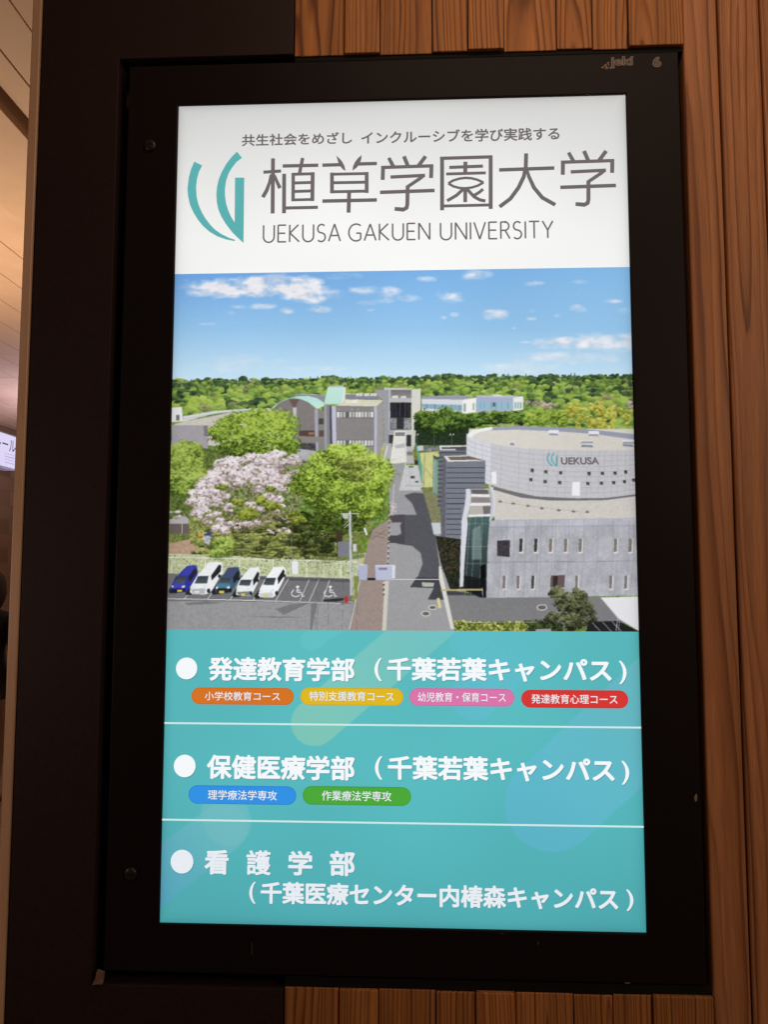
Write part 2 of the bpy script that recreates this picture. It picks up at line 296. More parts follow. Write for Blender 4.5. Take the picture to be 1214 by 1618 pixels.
    for x, y, rx, ry in [(172, 862, 19, 11), (138, 893, 21, 12), (725, 862, 24, 14)]: ell(6, x, y, rx + 3, ry + 2, (196, 196, 190)); ell(6, x, y, rx - 3, ry - 3, (98, 92, 90))
    # round hall
    arc_top = [(350, 880), (352, 862), (380, 842), (450, 827), (600, 820), (800, 825), (1000, 839), (1100, 849), (1230, 864)]
    low = [(1900, 0)]
    poly(4, arc_top + [(1230, 960), (1000, 1000), (700, 960), (480, 930), (380, 900)], (206, 202, 194), tex=.03)
    poly(6, [(350, -6), (420, 18), (520, 44), (640, 58), (800, 66), (950, 69), (1230, 67), (1230, -40), (360, -40)], (207, 202, 193), tex=.03)
    poly(4, [(470, 826), (600, 820), (800, 825), (1000, 839), (1230, 864), (1230, 892), (1000, 860), (800, 846), (600, 838), (470, 842)], (146, 152, 170))
    poly(4, [(350, 880), (352, 862), (380, 842), (450, 827), (480, 826), (480, 838), (420, 848), (384, 864), (374, 880), (384, 900), (362, 898)], (226, 228, 230))
    cyl_t = [(344, -20), (352, 0), (420, 20), (520, 45), (640, 59), (800, 67), (950, 70), (1230, 68)]
    cyl_b = [(1230, 284), (1195, 292), (1050, 309), (900, 311), (700, 302), (560, 272), (440, 235), (344, 110)]
    poly(6, cyl_t + cyl_b, (190, 189, 194), tex=.04)
    poly(6, [(344, -20), (352, 0), (420, 20), (470, 34), (470, 246), (440, 235), (344, 110)], (206, 206, 214), a=.8, tex=.05)
    ctx = np.interp
    ct = np.array(cyl_t, float); cb = np.array(cyl_b[::-1], float)
    for i in range(1, 9):
        k = i / 9
        pts = [(x, np.interp(x, ct[:, 0], ct[:, 1]) * (1 - k) + k * np.interp(x, [344, 440, 560, 700, 900, 1050, 1230], [215, 240, 275, 303, 312, 310, 286])) for x in range(346, 1230, 30)]
        line(6, pts, (142, 142, 154), .45, .8)
    for x in (388, 424, 470, 520, 610, 662, 684, 735, 758, 805, 845, 955, 975, 1015, 1045, 1080, 1108, 1150, 1172):
        line(6, [(x, np.interp(x, ct[:, 0], ct[:, 1])), (x - 4, np.interp(x, [344, 440, 560, 700, 900, 1050, 1230], [110, 235, 272, 302, 311, 309, 284]))], (146, 146, 158), .45, .8)
    for x, y in [(675, 171), (745, 178), (820, 183), (963, 187), (1031, 186), (1094, 184), (1148, 179), (670, 218), (742, 228), (814, 233), (957, 237), (1026, 236), (1088, 233), (1142, 228), (1188, 220)]:
        poly(6, [(x - 8, y - 9), (x + 8, y - 9), (x + 8, y + 9), (x - 8, y + 9)], (66, 62, 60)); poly(6, [(x - 8, y + 3), (x + 1, y + 2), (x + 1, y + 9), (x - 8, y + 9)], (120, 114, 106)); line(6, [(x - 10, y + 11), (x + 10, y + 10)], (214, 214, 214), .6)
    poly(6, [(470, 178), (494, 176), (496, 240), (472, 236)], (226, 226, 232)); poly(6, [(879, 228), (918, 228), (916, 299), (876, 297)], (230, 230, 232))
    for p in ([(920, 20), (986, 22), (984, 54), (922, 52)], [(1130, 16), (1190, 18), (1190, 52), (1132, 48)], [(560, 24), (588, 24), (588, 44), (562, 42)]): poly(6, p, (210, 210, 216)); poly(6, [p[3], p[2], (p[2][0] - 4, p[2][1] - 12), (p[3][0] + 4, p[3][1] - 12)], (136, 138, 146))
    for p in ([(768, 840), (820, 840), (820, 868), (768, 866)], [(972, 844), (1028, 846), (1026, 872), (972, 870)], [(932, 894), (1000, 896), (1000, 908), (932, 908)], [(1145, 892), (1210, 894), (1210, 910), (1145, 910)]): poly(4, p, (222, 222, 228)); poly(4, [p[3], p[2], (p[2][0] - 4, p[2][1] - 10), (p[3][0] + 4, p[3][1] - 10)], (150, 152, 160))
    # emblem on the hall
    line(6, [(762, 82), (752, 106), (756, 128), (778, 148)], (86, 160, 166), 2.2); line(6, [(786, 80), (774, 102), (776, 124), (800, 150)], (92, 168, 172), 2.4); poly(6, [(796, 98), (806, 98), (805, 150), (796, 140)], (96, 164, 168))
    # louvred towers
    def louvre(pts, y0, y1, col, gap, n, x0, x1):
        poly(2, pts, col, tex=.05)
        for i in range(n):
            y = y0 + (y1 - y0) * i / (n - 1); line(2, [(x0, y), (x1, y)], gap, 1.1)
    poly(2, [(300, 300), (360, 290), (350, 690), (296, 660)], (116, 146, 132)); poly(2, [(300, 262), (362, 290), (360, 320), (305, 300)], (70, 92, 76)); line(2, [(318, 320), (308, 650)], (190, 206, 200), .6); line(2, [(336, 320), (330, 660)], (160, 186, 178), .5)
    louvre([(366, 165), (656, 165), (656, 300), (410, 300), (398, 820), (352, 820)], 240, 800, (104, 106, 116), (44, 44, 52), 13, 352, 654)
    poly(2, [(364, 163), (656, 160), (656, 212), (376, 208)], (78, 78, 88)); poly(2, [(366, 163), (656, 160), (656, 172), (390, 180), (394, 200), (540, 200), (545, 212), (376, 212)], (212, 210, 204)); 
    poly(6, [(228, 100), (345, 95), (440, 122), (436, 275), (345, 265), (338, 345), (318, 430), (314, 540), (212, 540), (214, 400)], (116, 120, 132), tex=.05)
    poly(6, [(228, 100), (240, 108), (236, 540), (212, 540), (214, 400)], (96, 96, 106), tex=.12)
    for i in range(15):
        y = 156 + i * 26; line(6, [(244 - i * .4, y), (438, y)] if y < 265 else [(242, y), (345 if y < 340 else 318, y)], (50, 52, 60), 1.1)
    poly(6, [(228, 98), (342, 94), (440, 122), (250, 124)], (106, 98, 94)); poly(6, [(228, 98), (342, 94), (350, 99), (246, 102), (262, 118), (392, 117), (440, 122), (250, 126)], (214, 210, 202))
    # flat roof and front wall
    poly(6, [(470, 262), (480, 248), (560, 275), (700, 304), (900, 313), (1050, 311), (1230, 290), (1230, 412), (488, 422), (482, 400), (488, 330)], (200, 195, 189), tex=.06)
    poly(6, [(480, 250), (560, 275), (700, 303), (900, 312), (1050, 310), (1230, 286), (1230, 296), (1050, 320), (900, 323), (760, 322), (620, 308), (480, 268)], (112, 108, 116))
    for x, y in [(515, 328), (580, 338), (655, 350), (725, 362), (810, 372), (885, 378), (955, 380)]: ell(6, x, y, 10, 5, (110, 104, 100)); ell(6, x - 3, y - 6, 4, 5, (150, 144, 138))
    line(6, [(500, 330), (950, 384)], (150, 142, 134), .4)
    poly(6, [(455, 428), (490, 420), (1230, 410), (1230, 802), (438, 814)], (170, 170, 178), tex=.09)
    poly(6, [(462, 424), (1230, 411), (1230, 446), (458, 456)], (176, 176, 186), tex=.05)
    st = fbm(40, 500, 3, .6)
    q = mask_poly(T(6, [(455, 428), (1230, 412), (1230, 802), (438, 814)])); s, m = q
    C[s] = np.where(m[..., None], C[s] * (.9 + .2 * st[s])[..., None], C[s])
    line(6, [(448, 634), (1230, 628)], (118, 120, 134), .7); line(6, [(452, 456), (1230, 447)], (126, 128, 140), .5)
    for i, x in enumerate([520, 548, 585, 645, 705, 722, 780, 795, 862, 938, 1010, 1085, 1110, 1165, 1190]):
        line(6, [(x, 422), (x - 4, 634), (x - 14 if x < 900 else x - 20, 806)], (124, 126, 140), .5, .8)
    for x in (622, 697, 772, 848, 922, 1100, 1175):
        poly(6, [(x - 10, 514), (x + 12, 512), (x + 9, 586), (x - 13, 588)], (208, 206, 204)); poly(6, [(x - 10, 515), (x + 6, 514), (x + 3, 580), (x - 12, 582)], (58, 56, 56) if x in (622, 697) else (122, 114, 108)); line(6, [(x - 16, 589), (x + 12, 587)], (226, 226, 230), .6)
    poly(6, [(498, 524), (564, 522), (562, 608), (498, 602)], (62, 58, 62), tex=.3)
    for x in (537, 608, 682, 903, 1076, 1152):
        poly(6, [(x - 10, 702), (x + 12, 700), (x + 8, 770), (x - 12, 772)], (206, 206, 208)); poly(6, [(x - 10, 702), (x + 5, 701), (x + 2, 766), (x - 11, 768)], (118, 112, 110) if x != 682 else (70, 64, 64)); line(6, [(x - 14, 774), (x + 12, 772)], (224, 224, 228), .6)
    poly(6, [(770, 700), (842, 698), (838, 760), (766, 760)], (98, 84, 82)); poly(6, [(782, 704), (806, 703), (802, 758), (780, 758)], (52, 44, 44))
    # planting strip and glazed corner
    poly(6, [(186, 500), (330, 520), (325, 780), (260, 770), (214, 640)], (38, 42, 32), tex=.7)
    scatter(6, [(190, 505), (320, 525), (320, 690), (225, 690)], [(28, 30, 24), (48, 56, 32), (70, 66, 40), (96, 60, 50)], 420, .8)
    poly(6, [(165, 435), (212, 435), (216, 490), (178, 494)], (186, 194, 198))
    poly(6, [(352, 402), (462, 398), (450, 560), (444, 814), (410, 812), (320, 770), (335, 620)], (74, 100, 98), grad=(30, 34, 36))
    for x0, x1 in ((362, 336), (390, 366), (425, 408)): line(6, [(x0, 404), (x1, 800)], (140, 158, 158), .6)
    for y in (440, 554, 640, 716): line(6, [(340, y), (448, y)], (142, 160, 160), .6)
    poly(6, [(372, 470), (415, 445), (420, 620), (370, 620)], (150, 168, 166), a=.5)
    poly(6, [(414, 655), (440, 640), (438, 800), (415, 760)], (14, 14, 16)); poly(6, [(330, 700), (440, 720), (438, 812), (330, 770)], (22, 22, 24), a=.8)
    poly(6, [(362, 262), (460, 262), (468, 340), (464, 400), (350, 404), (365, 340)], (178, 172, 164)); poly(6, [(366, 266), (452, 268), (456, 290), (370, 288)], (96, 94, 98)); poly(6, [(368, 306), (460, 308), (464, 334), (368, 334)], (138, 130, 124)); poly(6, [(425, 350), (465, 350), (463, 395), (430, 392)], (112, 108, 106))
    poly(6, [(368, 290), (462, 293), (463, 304), (368, 302)], (224, 222, 232)); poly(6, [(364, 334), (466, 334), (466, 347), (362, 349)], (224, 222, 230)); poly(6, [(352, 394), (464, 390), (464, 402), (350, 406)], (222, 220, 226))
    poly(6, [(340, 264), (360, 262), (366, 300), (362, 350), (346, 410), (350, 440), (334, 620), (327, 756), (308, 760), (312, 600), (318, 430), (334, 350), (340, 300)], (206, 206, 216)); line(6, [(319, 440), (310, 756)], (150, 152, 162), .8)
    poly(6, [(455, 238), (470, 252), (484, 290), (488, 340), (482, 400), (464, 426), (458, 426), (466, 380), (470, 330), (464, 280)], (192, 192, 204)); line(6, [(470, 254), (482, 290), (486, 340), (480, 400)], (224, 224, 232), .9)
    poly(6, [(214, 770), (424, 768), (424, 776), (216, 779)], (186, 178, 120)); line(6, [(424, 760), (426, 812)], (206, 206, 206), .8)
    # canopy, shrubs at the bottom right
    poly(6, [(955, 934), (1110, 930), (1220, 985), (950, 985)], (34, 34, 38))
    for x in (975, 1030, 1080): line(6, [(x, 934), (x + 48, 985)], (206, 206, 206), .7)
    poly(6, [(1022, 812), (1230, 806), (1230, 990), (1110, 918)], (222, 222, 226)); line(6, [(1022, 812), (1112, 918), (1230, 990)], (190, 194, 200), .7); line(6, [(1108, 920), (1100, 980)], (200, 204, 206), .8); line(6, [(1118, 922), (1112, 985)], (186, 190, 192), .6)
    poly(6, [(285, 935), (760, 934), (830, 950), (830, 990), (285, 990)], (70, 84, 40), tex=.4)
    scatter(6, [(285, 925), (500, 936), (655, 930), (655, 990), (285, 990)], [(84, 96, 36), (136, 146, 54), (176, 176, 78), (206, 200, 110)], 900, .9)
    scatter(6, [(640, 930), (760, 920), (830, 945), (830, 990), (640, 990)], [(24, 30, 22), (44, 56, 32), (74, 88, 48)], 500, 1.0)
    line(6, [(330, 938), (700, 936)], (176, 176, 156), .7); poly(6, [(695, 972), (770, 970), (775, 990), (690, 990)], (150, 152, 156))
    for x, y, rx, ry in [(902, 962, 34, 30), (884, 950, 20, 22), (918, 950, 24, 22), (900, 938, 18, 12), (932, 968, 14, 18), (874, 968, 14, 16), (900, 980, 26, 14)]:
        tree(x, y, rx, ry, ((30, 32, 22), (70, 76, 50), (126, 130, 92)), lobes=6)
    # garden at left: ground, undergrowth, trees
    poly(5, [(15, 400), (1060, 380), (1020, 600), (980, 720), (10, 700)], (112, 122, 62), tex=.5)
    poly(5, [(20, 540), (300, 480), (420, 620), (20, 625)], (176, 146, 124), tex=.15)
    poly(5, [(25, 405), (120, 400), (140, 430), (140, 490), (25, 490)], (104, 92, 88)); poly(5, [(25, 402), (100, 396), (130, 425), (120, 440), (25, 440)], (170, 170, 172)); line(5, [(88, 430), (88, 490)], (190, 186, 180), .7)
    poly(5, [(120, 420), (900, 380), (880, 615), (320, 622), (130, 540)], (126, 132, 72), tex=.7)
    for i in range(240):
        x = rng.uniform(310, 530); y = rng.uniform(818, 882); k = rng.random()
        lobe(x, y, rng.uniform(4, 14), rng.uniform(2, 6), ((34, 38, 22), (66, 72, 34), (110, 118, 56)) if k < .5 else ((84, 92, 42), (136, 144, 68), (190, 190, 120)), .45 + rng.normal(0, .12), fade=.85)
    for i in range(150):
        x = rng.uniform(150, 860); y = rng.uniform(470, 612); L_ = rng.uniform(20, 90); line(5, [(x, y), (x + L_, y + rng.uniform(-8, 3))], ((172, 178, 104), (46, 48, 28))[int(rng.random() < .5)], rng.uniform(.5, 1.4), .5)
    for i in range(46): lobe(rng.uniform(462, 540), rng.uniform(822, 872), rng.uniform(6, 14), rng.uniform(3, 7), ((30, 36, 20), (54, 64, 30), (96, 108, 46)), .42 + rng.normal(0, .1), fade=.85)
    poly(5, [(20, 590), (330, 600), (560, 620), (800, 620), (1020, 585), (1015, 720), (16, 690)], (184, 190, 150), tex=.16)
    scatter(5, [(25, 600), (1010, 610), (1000, 700), (25, 690)], [(140, 156, 100), (180, 188, 142), (208, 208, 176), (112, 124, 78)], 1700, .8)
    poly(5, [(780, 620), (1010, 590), (1010, 610), (800, 640)], (100, 112, 60), a=.8, tex=.3)
    for x0, y0, x1, y1 in [(420, 600, 590, 625), (300, 560, 520, 600), (520, 560, 700, 540)]: line(5, [(x0, y0), (x1, y1)], (40, 42, 30), 1.6, .6)
    tree(352, 866, 20, 18, ((60, 78, 30), (124, 148, 60), (176, 190, 100)), n=500, size=1.2, lobes=10)
    poly(5, [(200, 490), (235, 485), (240, 500), (205, 505)], (52, 62, 150)); poly(5, [(190, 500), (232, 500), (228, 545), (205, 540)], (170, 170, 176), tex=.4); poly(5, [(170, 490), (200, 488), (200, 500), (170, 505)], (206, 150, 60))
    lg = ((56, 72, 24), (126, 154, 48), (186, 210, 90))
    poly(5, [(5, 60), (120, 40), (300, 80), (320, 150), (160, 220), (120, 400), (5, 420)], (92, 108, 52), tex=.6)
    tree(290, 742, 36, 44, ((58, 78, 30), (122, 146, 54), (172, 190, 92)), n=5200, size=1.3, lobes=40)
    tree(400, 687, 66, 33, ((46, 62, 22), (110, 138, 44), (170, 194, 80)), n=9500, size=1.35, lobes=42, big=1.3)
    for x, y in [(345, 700), (372, 694), (420, 702), (436, 688), (380, 672)]:
        for k in range(5): dab(x + rng.normal(0, 7), y + rng.normal(0, 3), 1.6, .9, np.array([206, 206, 196], np.float32))
    ch = ((124, 106, 99), (191, 175, 177), (231, 222, 227))
    scatter(5, [(100, 320), (240, 180), (400, 100), (700, 100), (740, 200), (660, 400), (420, 480), (260, 470)], [(84, 74, 60), (112, 104, 70), (140, 128, 104), (168, 150, 140)], 3000, 1.0)
    for x, y, rx, ry, n in [(400, 742, 66, 28, 3800), (440, 724, 46, 16, 1800), (470, 750, 24, 24, 900), (350, 764, 42, 26, 2200), (325, 786, 36, 20, 1200), (330, 788, 34, 18, 1100), (310, 800, 22, 16, 600), (410, 760, 48, 20, 1500), (436, 778, 32, 16, 900), (362, 800, 28, 10, 500), (356, 830, 30, 14, 700), (392, 826, 26, 12, 400), (420, 800, 36, 14, 400), (440, 840, 22, 8, 300), (330, 816, 26, 14, 300), (444, 822, 30, 6, 300), (278, 812, 14, 8, 200)]:
        tree(x, y, rx, ry, ch, n=n, size=1.05, lobes=max(8, n // 110), gap=.13, flat=.62)
    for x, y, rx, ry in [(392, 812, 16, 12), (376, 794, 10, 6), (430, 800, 14, 8), (350, 770, 12, 5), (412, 790, 10, 6), (470, 818, 18, 10), (428, 772, 10, 4)]:
        tree(x, y, rx, ry, ((70, 78, 26), (128, 142, 46), (172, 180, 80)), n=220, size=1.0, lobes=8)
    for a, b in [((430, 440), (600, 300)), ((640, 480), (560, 330)), ((640, 480), (650, 260)), ((160, 470), (210, 380)), ((430, 500), (330, 420))]: line(5, [a, b], (64, 54, 46), .7, .8)
    # green zelkova at right of the lawn
    poly(5, [(866, 470), (900, 460), (898, 530), (890, 590), (872, 580)], (64, 54, 40)); line(5, [(880, 480), (840, 400)], (66, 56, 40), 2.2); line(5, [(888, 480), (950, 400)], (66, 56, 40), 2)
    scatter(5, [(680, 380), (1040, 380), (1000, 480), (760, 470)], [(36, 50, 18), (58, 76, 26), (84, 106, 36)], 1100, 1.2)
    for x, y, rx, ry, n in [(558, 796, 44, 22, 2200), (522, 784, 38, 26, 2600), (506, 768, 38, 30, 2600), (580, 774, 32, 36, 3000), (542, 754, 66, 42, 8000), (556, 734, 48, 26, 4200), (545, 724, 38, 18, 1800)]:
        tree(x, y, rx, ry, lg, n=n, size=1.3, lobes=max(9, n // 230), big=1.3)
    lobe(562, 738, 34, 22, ((96, 90, 54), (150, 150, 84), (184, 184, 110)), .5, fade=.35)
    # reflections-free fence, signs, pole
    poly(5, [(874, 530), (935, 528), (935, 600), (876, 604)], (120, 120, 132)); poly(5, [(952, 542), (970, 542), (970, 580), (952, 580)], (196, 200, 206)); poly(5, [(1005, 462), (1014, 458), (1026, 494), (1018, 498)], (222, 224, 226)); poly(5, [(985, 505), (1028, 500), (1024, 580), (990, 582)], (104, 130, 50), tex=.4)
    for i in range(12):
        x = 35 + i * 85.5; line(5, [(x, 612 + i * 1.6), (x, 690 + i * 2.4)], (226, 228, 226), .7)
    line(5, [(20, 608), (560, 620), (980, 632)], (232, 234, 232), .9); line(5, [(20, 686), (560, 700), (980, 716)], (206, 208, 204), .6); line(5, [(20, 648), (980, 672)], (214, 216, 206), .4, .6)
    poly(5, [(642, 628), (674, 628), (674, 694), (644, 694)], (222, 224, 230)); line(5, [(640, 500), (644, 630)], (150, 150, 150), .7)
    # car park
    poly(5, [(12, 692), (560, 704), (940, 716), (960, 840), (930, 1000), (8, 1000)], (112, 112, 115), tex=.08)
    poly(5, [(12, 830), (500, 834), (890, 846), (955, 842), (930, 1000), (8, 1000)], (146, 146, 148), tex=.10)
    for p in ([(560, 870), (640, 845), (740, 836), (600, 900)], [(100, 840), (200, 832), (300, 840), (120, 850)], [(740, 840), (770, 838), (745, 975), (735, 975)], [(390, 905), (560, 908), (740, 912), (560, 914)]): poly(5, p, (96, 96, 100), a=.6)
    poly(5, [(180, 700), (940, 720), (935, 735), (180, 712)], (74, 76, 76), a=.7)
    line(5, [(14, 818), (440, 826), (890, 842)], (228, 228, 228), 1.0)
    for a, b in [((626, 716), (560, 830)), ((730, 722), (682, 832)), ((780, 720), (730, 832)), ((833, 724), (796, 834)), ((140, 772), (98, 820)), ((255, 765), (216, 822)), ((372, 765), (330, 823)), ((492, 760), (446, 826))]: line(5, [a, b], (224, 224, 226), .9)
    for ox in (0, 165):      # wheelchair marks
        w = (232, 232, 232)
        ell(5, 672 + ox, 758, 8, 6, w); line(5, [(672 + ox, 764), (668 + ox, 784), (690 + ox, 786), (696 + ox, 806), (706 + ox, 804)], w, 1.4); line(5, [(652 + ox, 772), (640 + ox, 790), (646 + ox, 804), (668 + ox, 808), (684 + ox, 798)], w, 1.3); line(5, [(668 + ox, 774), (686 + ox, 775)], w, 1.2)
    poly(5, [(800, 822), (906, 814), (906, 826), (870, 832), (800, 832)], (46, 46, 48))
    for p in ([(700, 640), (790, 640), (800, 720), (690, 720)],): poly(5, p, (168, 180, 130), a=0.0)
    # cars
    def car(body, col, screen, sides, hood=None, hcol=None, low=None, lcol=None, plate=None, lamps=(), shadow=None, roof=None, rcol=None):
        if shadow: poly(5, shadow, (40, 40, 44))
        poly(5, body, col, tex=.04)
        if roof: poly(5, roof, rcol)
        if hood: poly(5, hood, hcol)
        poly(5, sides, (36, 38, 44)); poly(5, screen, (52, 60, 68), grad=(78, 88, 94))
        if low: poly(5, low, lcol)
        for l in lamps: poly(5, l, (214, 220, 226))
        if plate: poly(5, plate, (222, 196, 60) if plate[0][0] != 150 else (225, 225, 225))
    car([(32, 770), (42, 735), (75, 690), (112, 652), (158, 648), (168, 678), (165, 712), (128, 768), (110, 784), (60, 787), (32, 780)], (48, 52, 150), [(50, 736), (66, 706), (112, 704), (102, 738)], [(118, 712), (150, 668), (160, 668), (162, 686), (128, 732)], hood=[(42, 748), (50, 737), (102, 739), (100, 762), (38, 764)], hcol=(64, 68, 172), low=[(33, 770), (104, 768), (106, 784), (60, 787), (33, 781)], lcol=(28, 28, 62), plate=[(64, 773), (88, 773), (88, 783), (64, 783)], lamps=([(34, 750), (46, 754), (42, 762), (35, 760)], [(86, 755), (102, 750), (102, 760), (88, 764)]), shadow=[(20, 780), (40, 740), (60, 700), (60, 790), (24, 790)], roof=[(76, 700), (114, 655), (156, 651), (150, 664), (116, 702)], rcol=(58, 62, 168))
    car([(128, 785), (130, 757), (165, 700), (225, 633), (284, 632), (293, 650), (290, 690), (242, 770), (225, 790), (200, 797), (140, 795)], (226, 228, 230), [(150, 742), (168, 704), (222, 702), (214, 742)], [(234, 702), (275, 645), (286, 650), (284, 680), (238, 726)], low=[(132, 770), (205, 766), (202, 794), (142, 794)], lcol=(172, 176, 180), plate=[(150, 779), (176, 779), (176, 788), (150, 788)], lamps=([(132, 756), (150, 756), (150, 764), (132, 766)], [(192, 754), (214, 746), (214, 758), (194, 764)]), shadow=[(104, 790), (130, 760), (150, 720), (160, 796), (110, 800)])
    ell(5, 222, 778, 9, 12, (48, 48, 52)); ell(5, 276, 704, 7, 10, (48, 48, 52))
    car([(255, 776), (262, 745), (300, 690), (320, 660), (375, 658), (383, 690), (378, 722), (338, 780), (320, 792), (265, 790)], (56, 92, 118), [(274, 738), (284, 712), (336, 712), (332, 740)], [(344, 712), (370, 672), (379, 690), (372, 718), (348, 742)], roof=[(288, 710), (322, 661), (374, 659), (364, 676), (342, 710)], rcol=(66, 74, 112), hood=[(262, 748), (274, 739), (332, 741), (326, 764), (260, 764)], hcol=(70, 122, 146), low=[(258, 766), (326, 764), (326, 786), (266, 790)], lcol=(34, 38, 44), plate=[(274, 778), (300, 778), (300, 789), (274, 789)], lamps=([(258, 758), (270, 758), (268, 768), (258, 768)], [(314, 757), (330, 754), (328, 766), (314, 767)]), shadow=[(236, 785), (260, 750), (275, 730), (280, 795), (240, 798)])
    ell(5, 332, 776, 7, 11, (26, 26, 30)); ell(5, 374, 718, 6, 9, (26, 26, 30))
    car([(360, 796), (364, 760), (378, 724), (430, 662), (475, 660), (483, 680), (478, 722), (447, 785), (432, 803), (376, 804)], (224, 228, 228), [(375, 750), (384, 723), (440, 722), (430, 753)], [(446, 722), (470, 680), (479, 690), (472, 722), (448, 752)], low=[(362, 784), (430, 780), (430, 802), (376, 804)], lcol=(120, 124, 128), plate=[(386, 792), (406, 792), (406, 803), (386, 803)], lamps=([(362, 764), (376, 764), (374, 776), (362, 776)], [(416, 766), (434, 760), (432, 774), (418, 777)]), shadow=[(340, 800), (362, 765), (376, 745), (385, 808), (346, 812)])
    ell(5, 436, 790, 7, 11, (40, 40, 44)); ell(5, 470, 726, 6, 9, (40, 40, 44))
    car([(474, 800), (480, 770), (505, 722), (550, 660), (600, 655), (613, 672), (612, 702), (577, 770), (562, 800), (545, 812), (486, 812)], (232, 234, 236), [(497, 748), (512, 712), (563, 712), (552, 750)], [(570, 714), (600, 668), (607, 680), (602, 706), (573, 746)], low=[(476, 790), (545, 786), (550, 800), (540, 811), (486, 811)], lcol=(196, 198, 202), plate=[(500, 797), (524, 797), (524, 806), (500, 806)], lamps=([(480, 770), (492, 774), (490, 784), (480, 782)], [(528, 778), (552, 766), (552, 778), (532, 787)]), shadow=[(452, 805), (478, 772), (495, 745), (500, 816), (458, 818)])
    ell(5, 566, 790, 8, 12, (48, 48, 52)); ell(5, 606, 702, 6, 9, (48, 48, 52))
    # pavement, gate blocks, kerb stones, pole
    poly(5, [(1052, 470), (1135, 415), (1125, 560), (1115, 730), (1105, 1000), (932, 1000), (985, 725), (1005, 640), (1022, 560)], (150, 134, 127), tex=.08)
    for a, b in [((1040, 520), (1120, 470)), ((1050, 500), (1110, 510)), ((1060, 480), (1124, 500))]: line(5, [a, b], (96, 82, 76), .8, .7)
    line(5, [(986, 726), (934, 975)], (222, 222, 218), 1.0); poly(5, [(1112, 728), (1134, 728), (1118, 1000), (1098, 1000)], (196, 192, 180))
    for i in range(13):
        y = 395 + i * 26; x = 1137 - i * .9 - (8 if i > 9 else 0); poly(5, [(x - 4, y), (x + 4, y), (x + 4, y + 15), (x - 4, y + 15)], (92, 84, 82)); poly(5, [(x - 4, y), (x + 4, y), (x + 4, y + 5), (x - 4, y + 5)], (214, 206, 198))
    for y in (735, 760, 785): poly(5, [(1103, y), (1112, y), (1112, y + 16), (1103, y + 16)], (84, 80, 82)); poly(5, [(1103, y), (1112, y), (1112, y + 6), (1103, y + 6)], (216, 212, 206))
    line(5, [(1160, 235), (1150, 395)], (206, 190, 184), 1.2); scatter(5, [(1135, 330), (1175, 340), (1170, 400), (1140, 400)], [(206, 182, 184), (226, 210, 212)], 60, .7)
    poly(5, [(976, 646), (1026, 648), (1024, 724), (978, 722)], (168, 172, 198)); poly(5, [(1064, 650), (1152, 650), (1150, 724), (1066, 724)], (176, 180, 204)); line(5, [(976, 646), (1026, 648)], (226, 226, 230), .8); line(5, [(1064, 650), (1166, 650)], (228, 228, 232), .9); poly(5, [(1082, 662), (1124, 662), (1124, 672), (1082, 672)], (120, 118, 140)); line(5, [(1066, 690), (1150, 690)], (156, 160, 184), .4)
    poly(5, [(1024, 712), (1066, 712), (1066, 726), (1024, 726)], (40, 40, 44)); poly(5, [(1150, 650), (1166, 650), (1164, 716), (1150, 716)], (206, 208, 216)); line(5, [(1150, 722), (1214, 720)], (210, 210, 210), .7)
    poly(5, [(952, 700), (982, 706), (970, 820), (945, 830)], (130, 140, 70), tex=.3)
    for x in (770, 780, 832, 905, 978): line(5, [(x, 600 if x != 978 else 560), (x - 8, 975)], (60, 60, 64), .35, .7)
    poly(5, [(932, 376), (943, 376), (950, 800), (938, 802)], (196, 200, 206)); line(5, [(940, 380), (946, 800)], (120, 124, 130), .6)
    line(5, [(888, 388), (980, 388)], (206, 208, 212), 1.1); line(5, [(892, 388), (892, 404)], (206, 208, 212), .8); line(5, [(978, 388), (978, 406)], (206, 208, 212), .8); poly(5, [(898, 390), (930, 392), (928, 415), (902, 412)], (206, 210, 216), a=.8, tex=.3); line(5, [(934, 440), (906, 462)], (210, 212, 216), .9); line(5, [(934, 420), (905, 450)], (200, 202, 206), .7)
    line(5, [(952, 684), (956, 806)], (206, 206, 204), .9)
    poly(5, [(908, 806), (926, 804), (928, 836), (912, 840)], (190, 44, 40)); line(5, [(926, 834), (955, 838)], (220, 220, 220), .8)
    # gentle overall contrast of a printed photograph, then 2x2 averaging per mesh vertex
    gry = C.mean(2, keepdims=True); C[:] = (gry + (C - gry) * .93) * 1.02 - 1
    C[:] = np.clip(C + (grainy[..., None] - .5) * 5, 0, 255)
    return C.reshape(Hc // K, K, Wc // K, K, 3).mean((1, 3))
# ================================================================ helpers
def srgb(r, g, b):
    f = lambda c: (c / 12.92 if c <= .04045 else ((c + .055) / 1.055) ** 2.4)
    return (f(r / 255), f(g / 255), f(b / 255), 1.0)

def at(px, py, y):
    """point on the real plane at depth y seen at poster-photograph coordinate (px, py)"""
    d = ROT @ Vector(((px - PW / 2) / FPX, -(py - PH / 2) / FPX, -1.0))
    k = (y - CAM.y) / d.y
    return CAM + d * k
def atx(px, py, x):
    d = ROT @ Vector(((px - PW / 2) / FPX, -(py - PH / 2) / FPX, -1.0))
    return CAM + d * ((x - CAM.x) / d.x)
def S(px, py):
    p = at(px, py, 0.0); return (p.x, p.z)
def unS(X, Z):
    """arrays of screen-plane points -> drawing coordinates"""
    M = np.array(ROT); q = np.stack([X - CAM.x, np.full_like(X, -CAM.y), Z - CAM.z], -1) @ M
    return PW / 2 + FPX * q[..., 0] / -q[..., 2], PH / 2 - FPX * q[..., 1] / -q[..., 2]

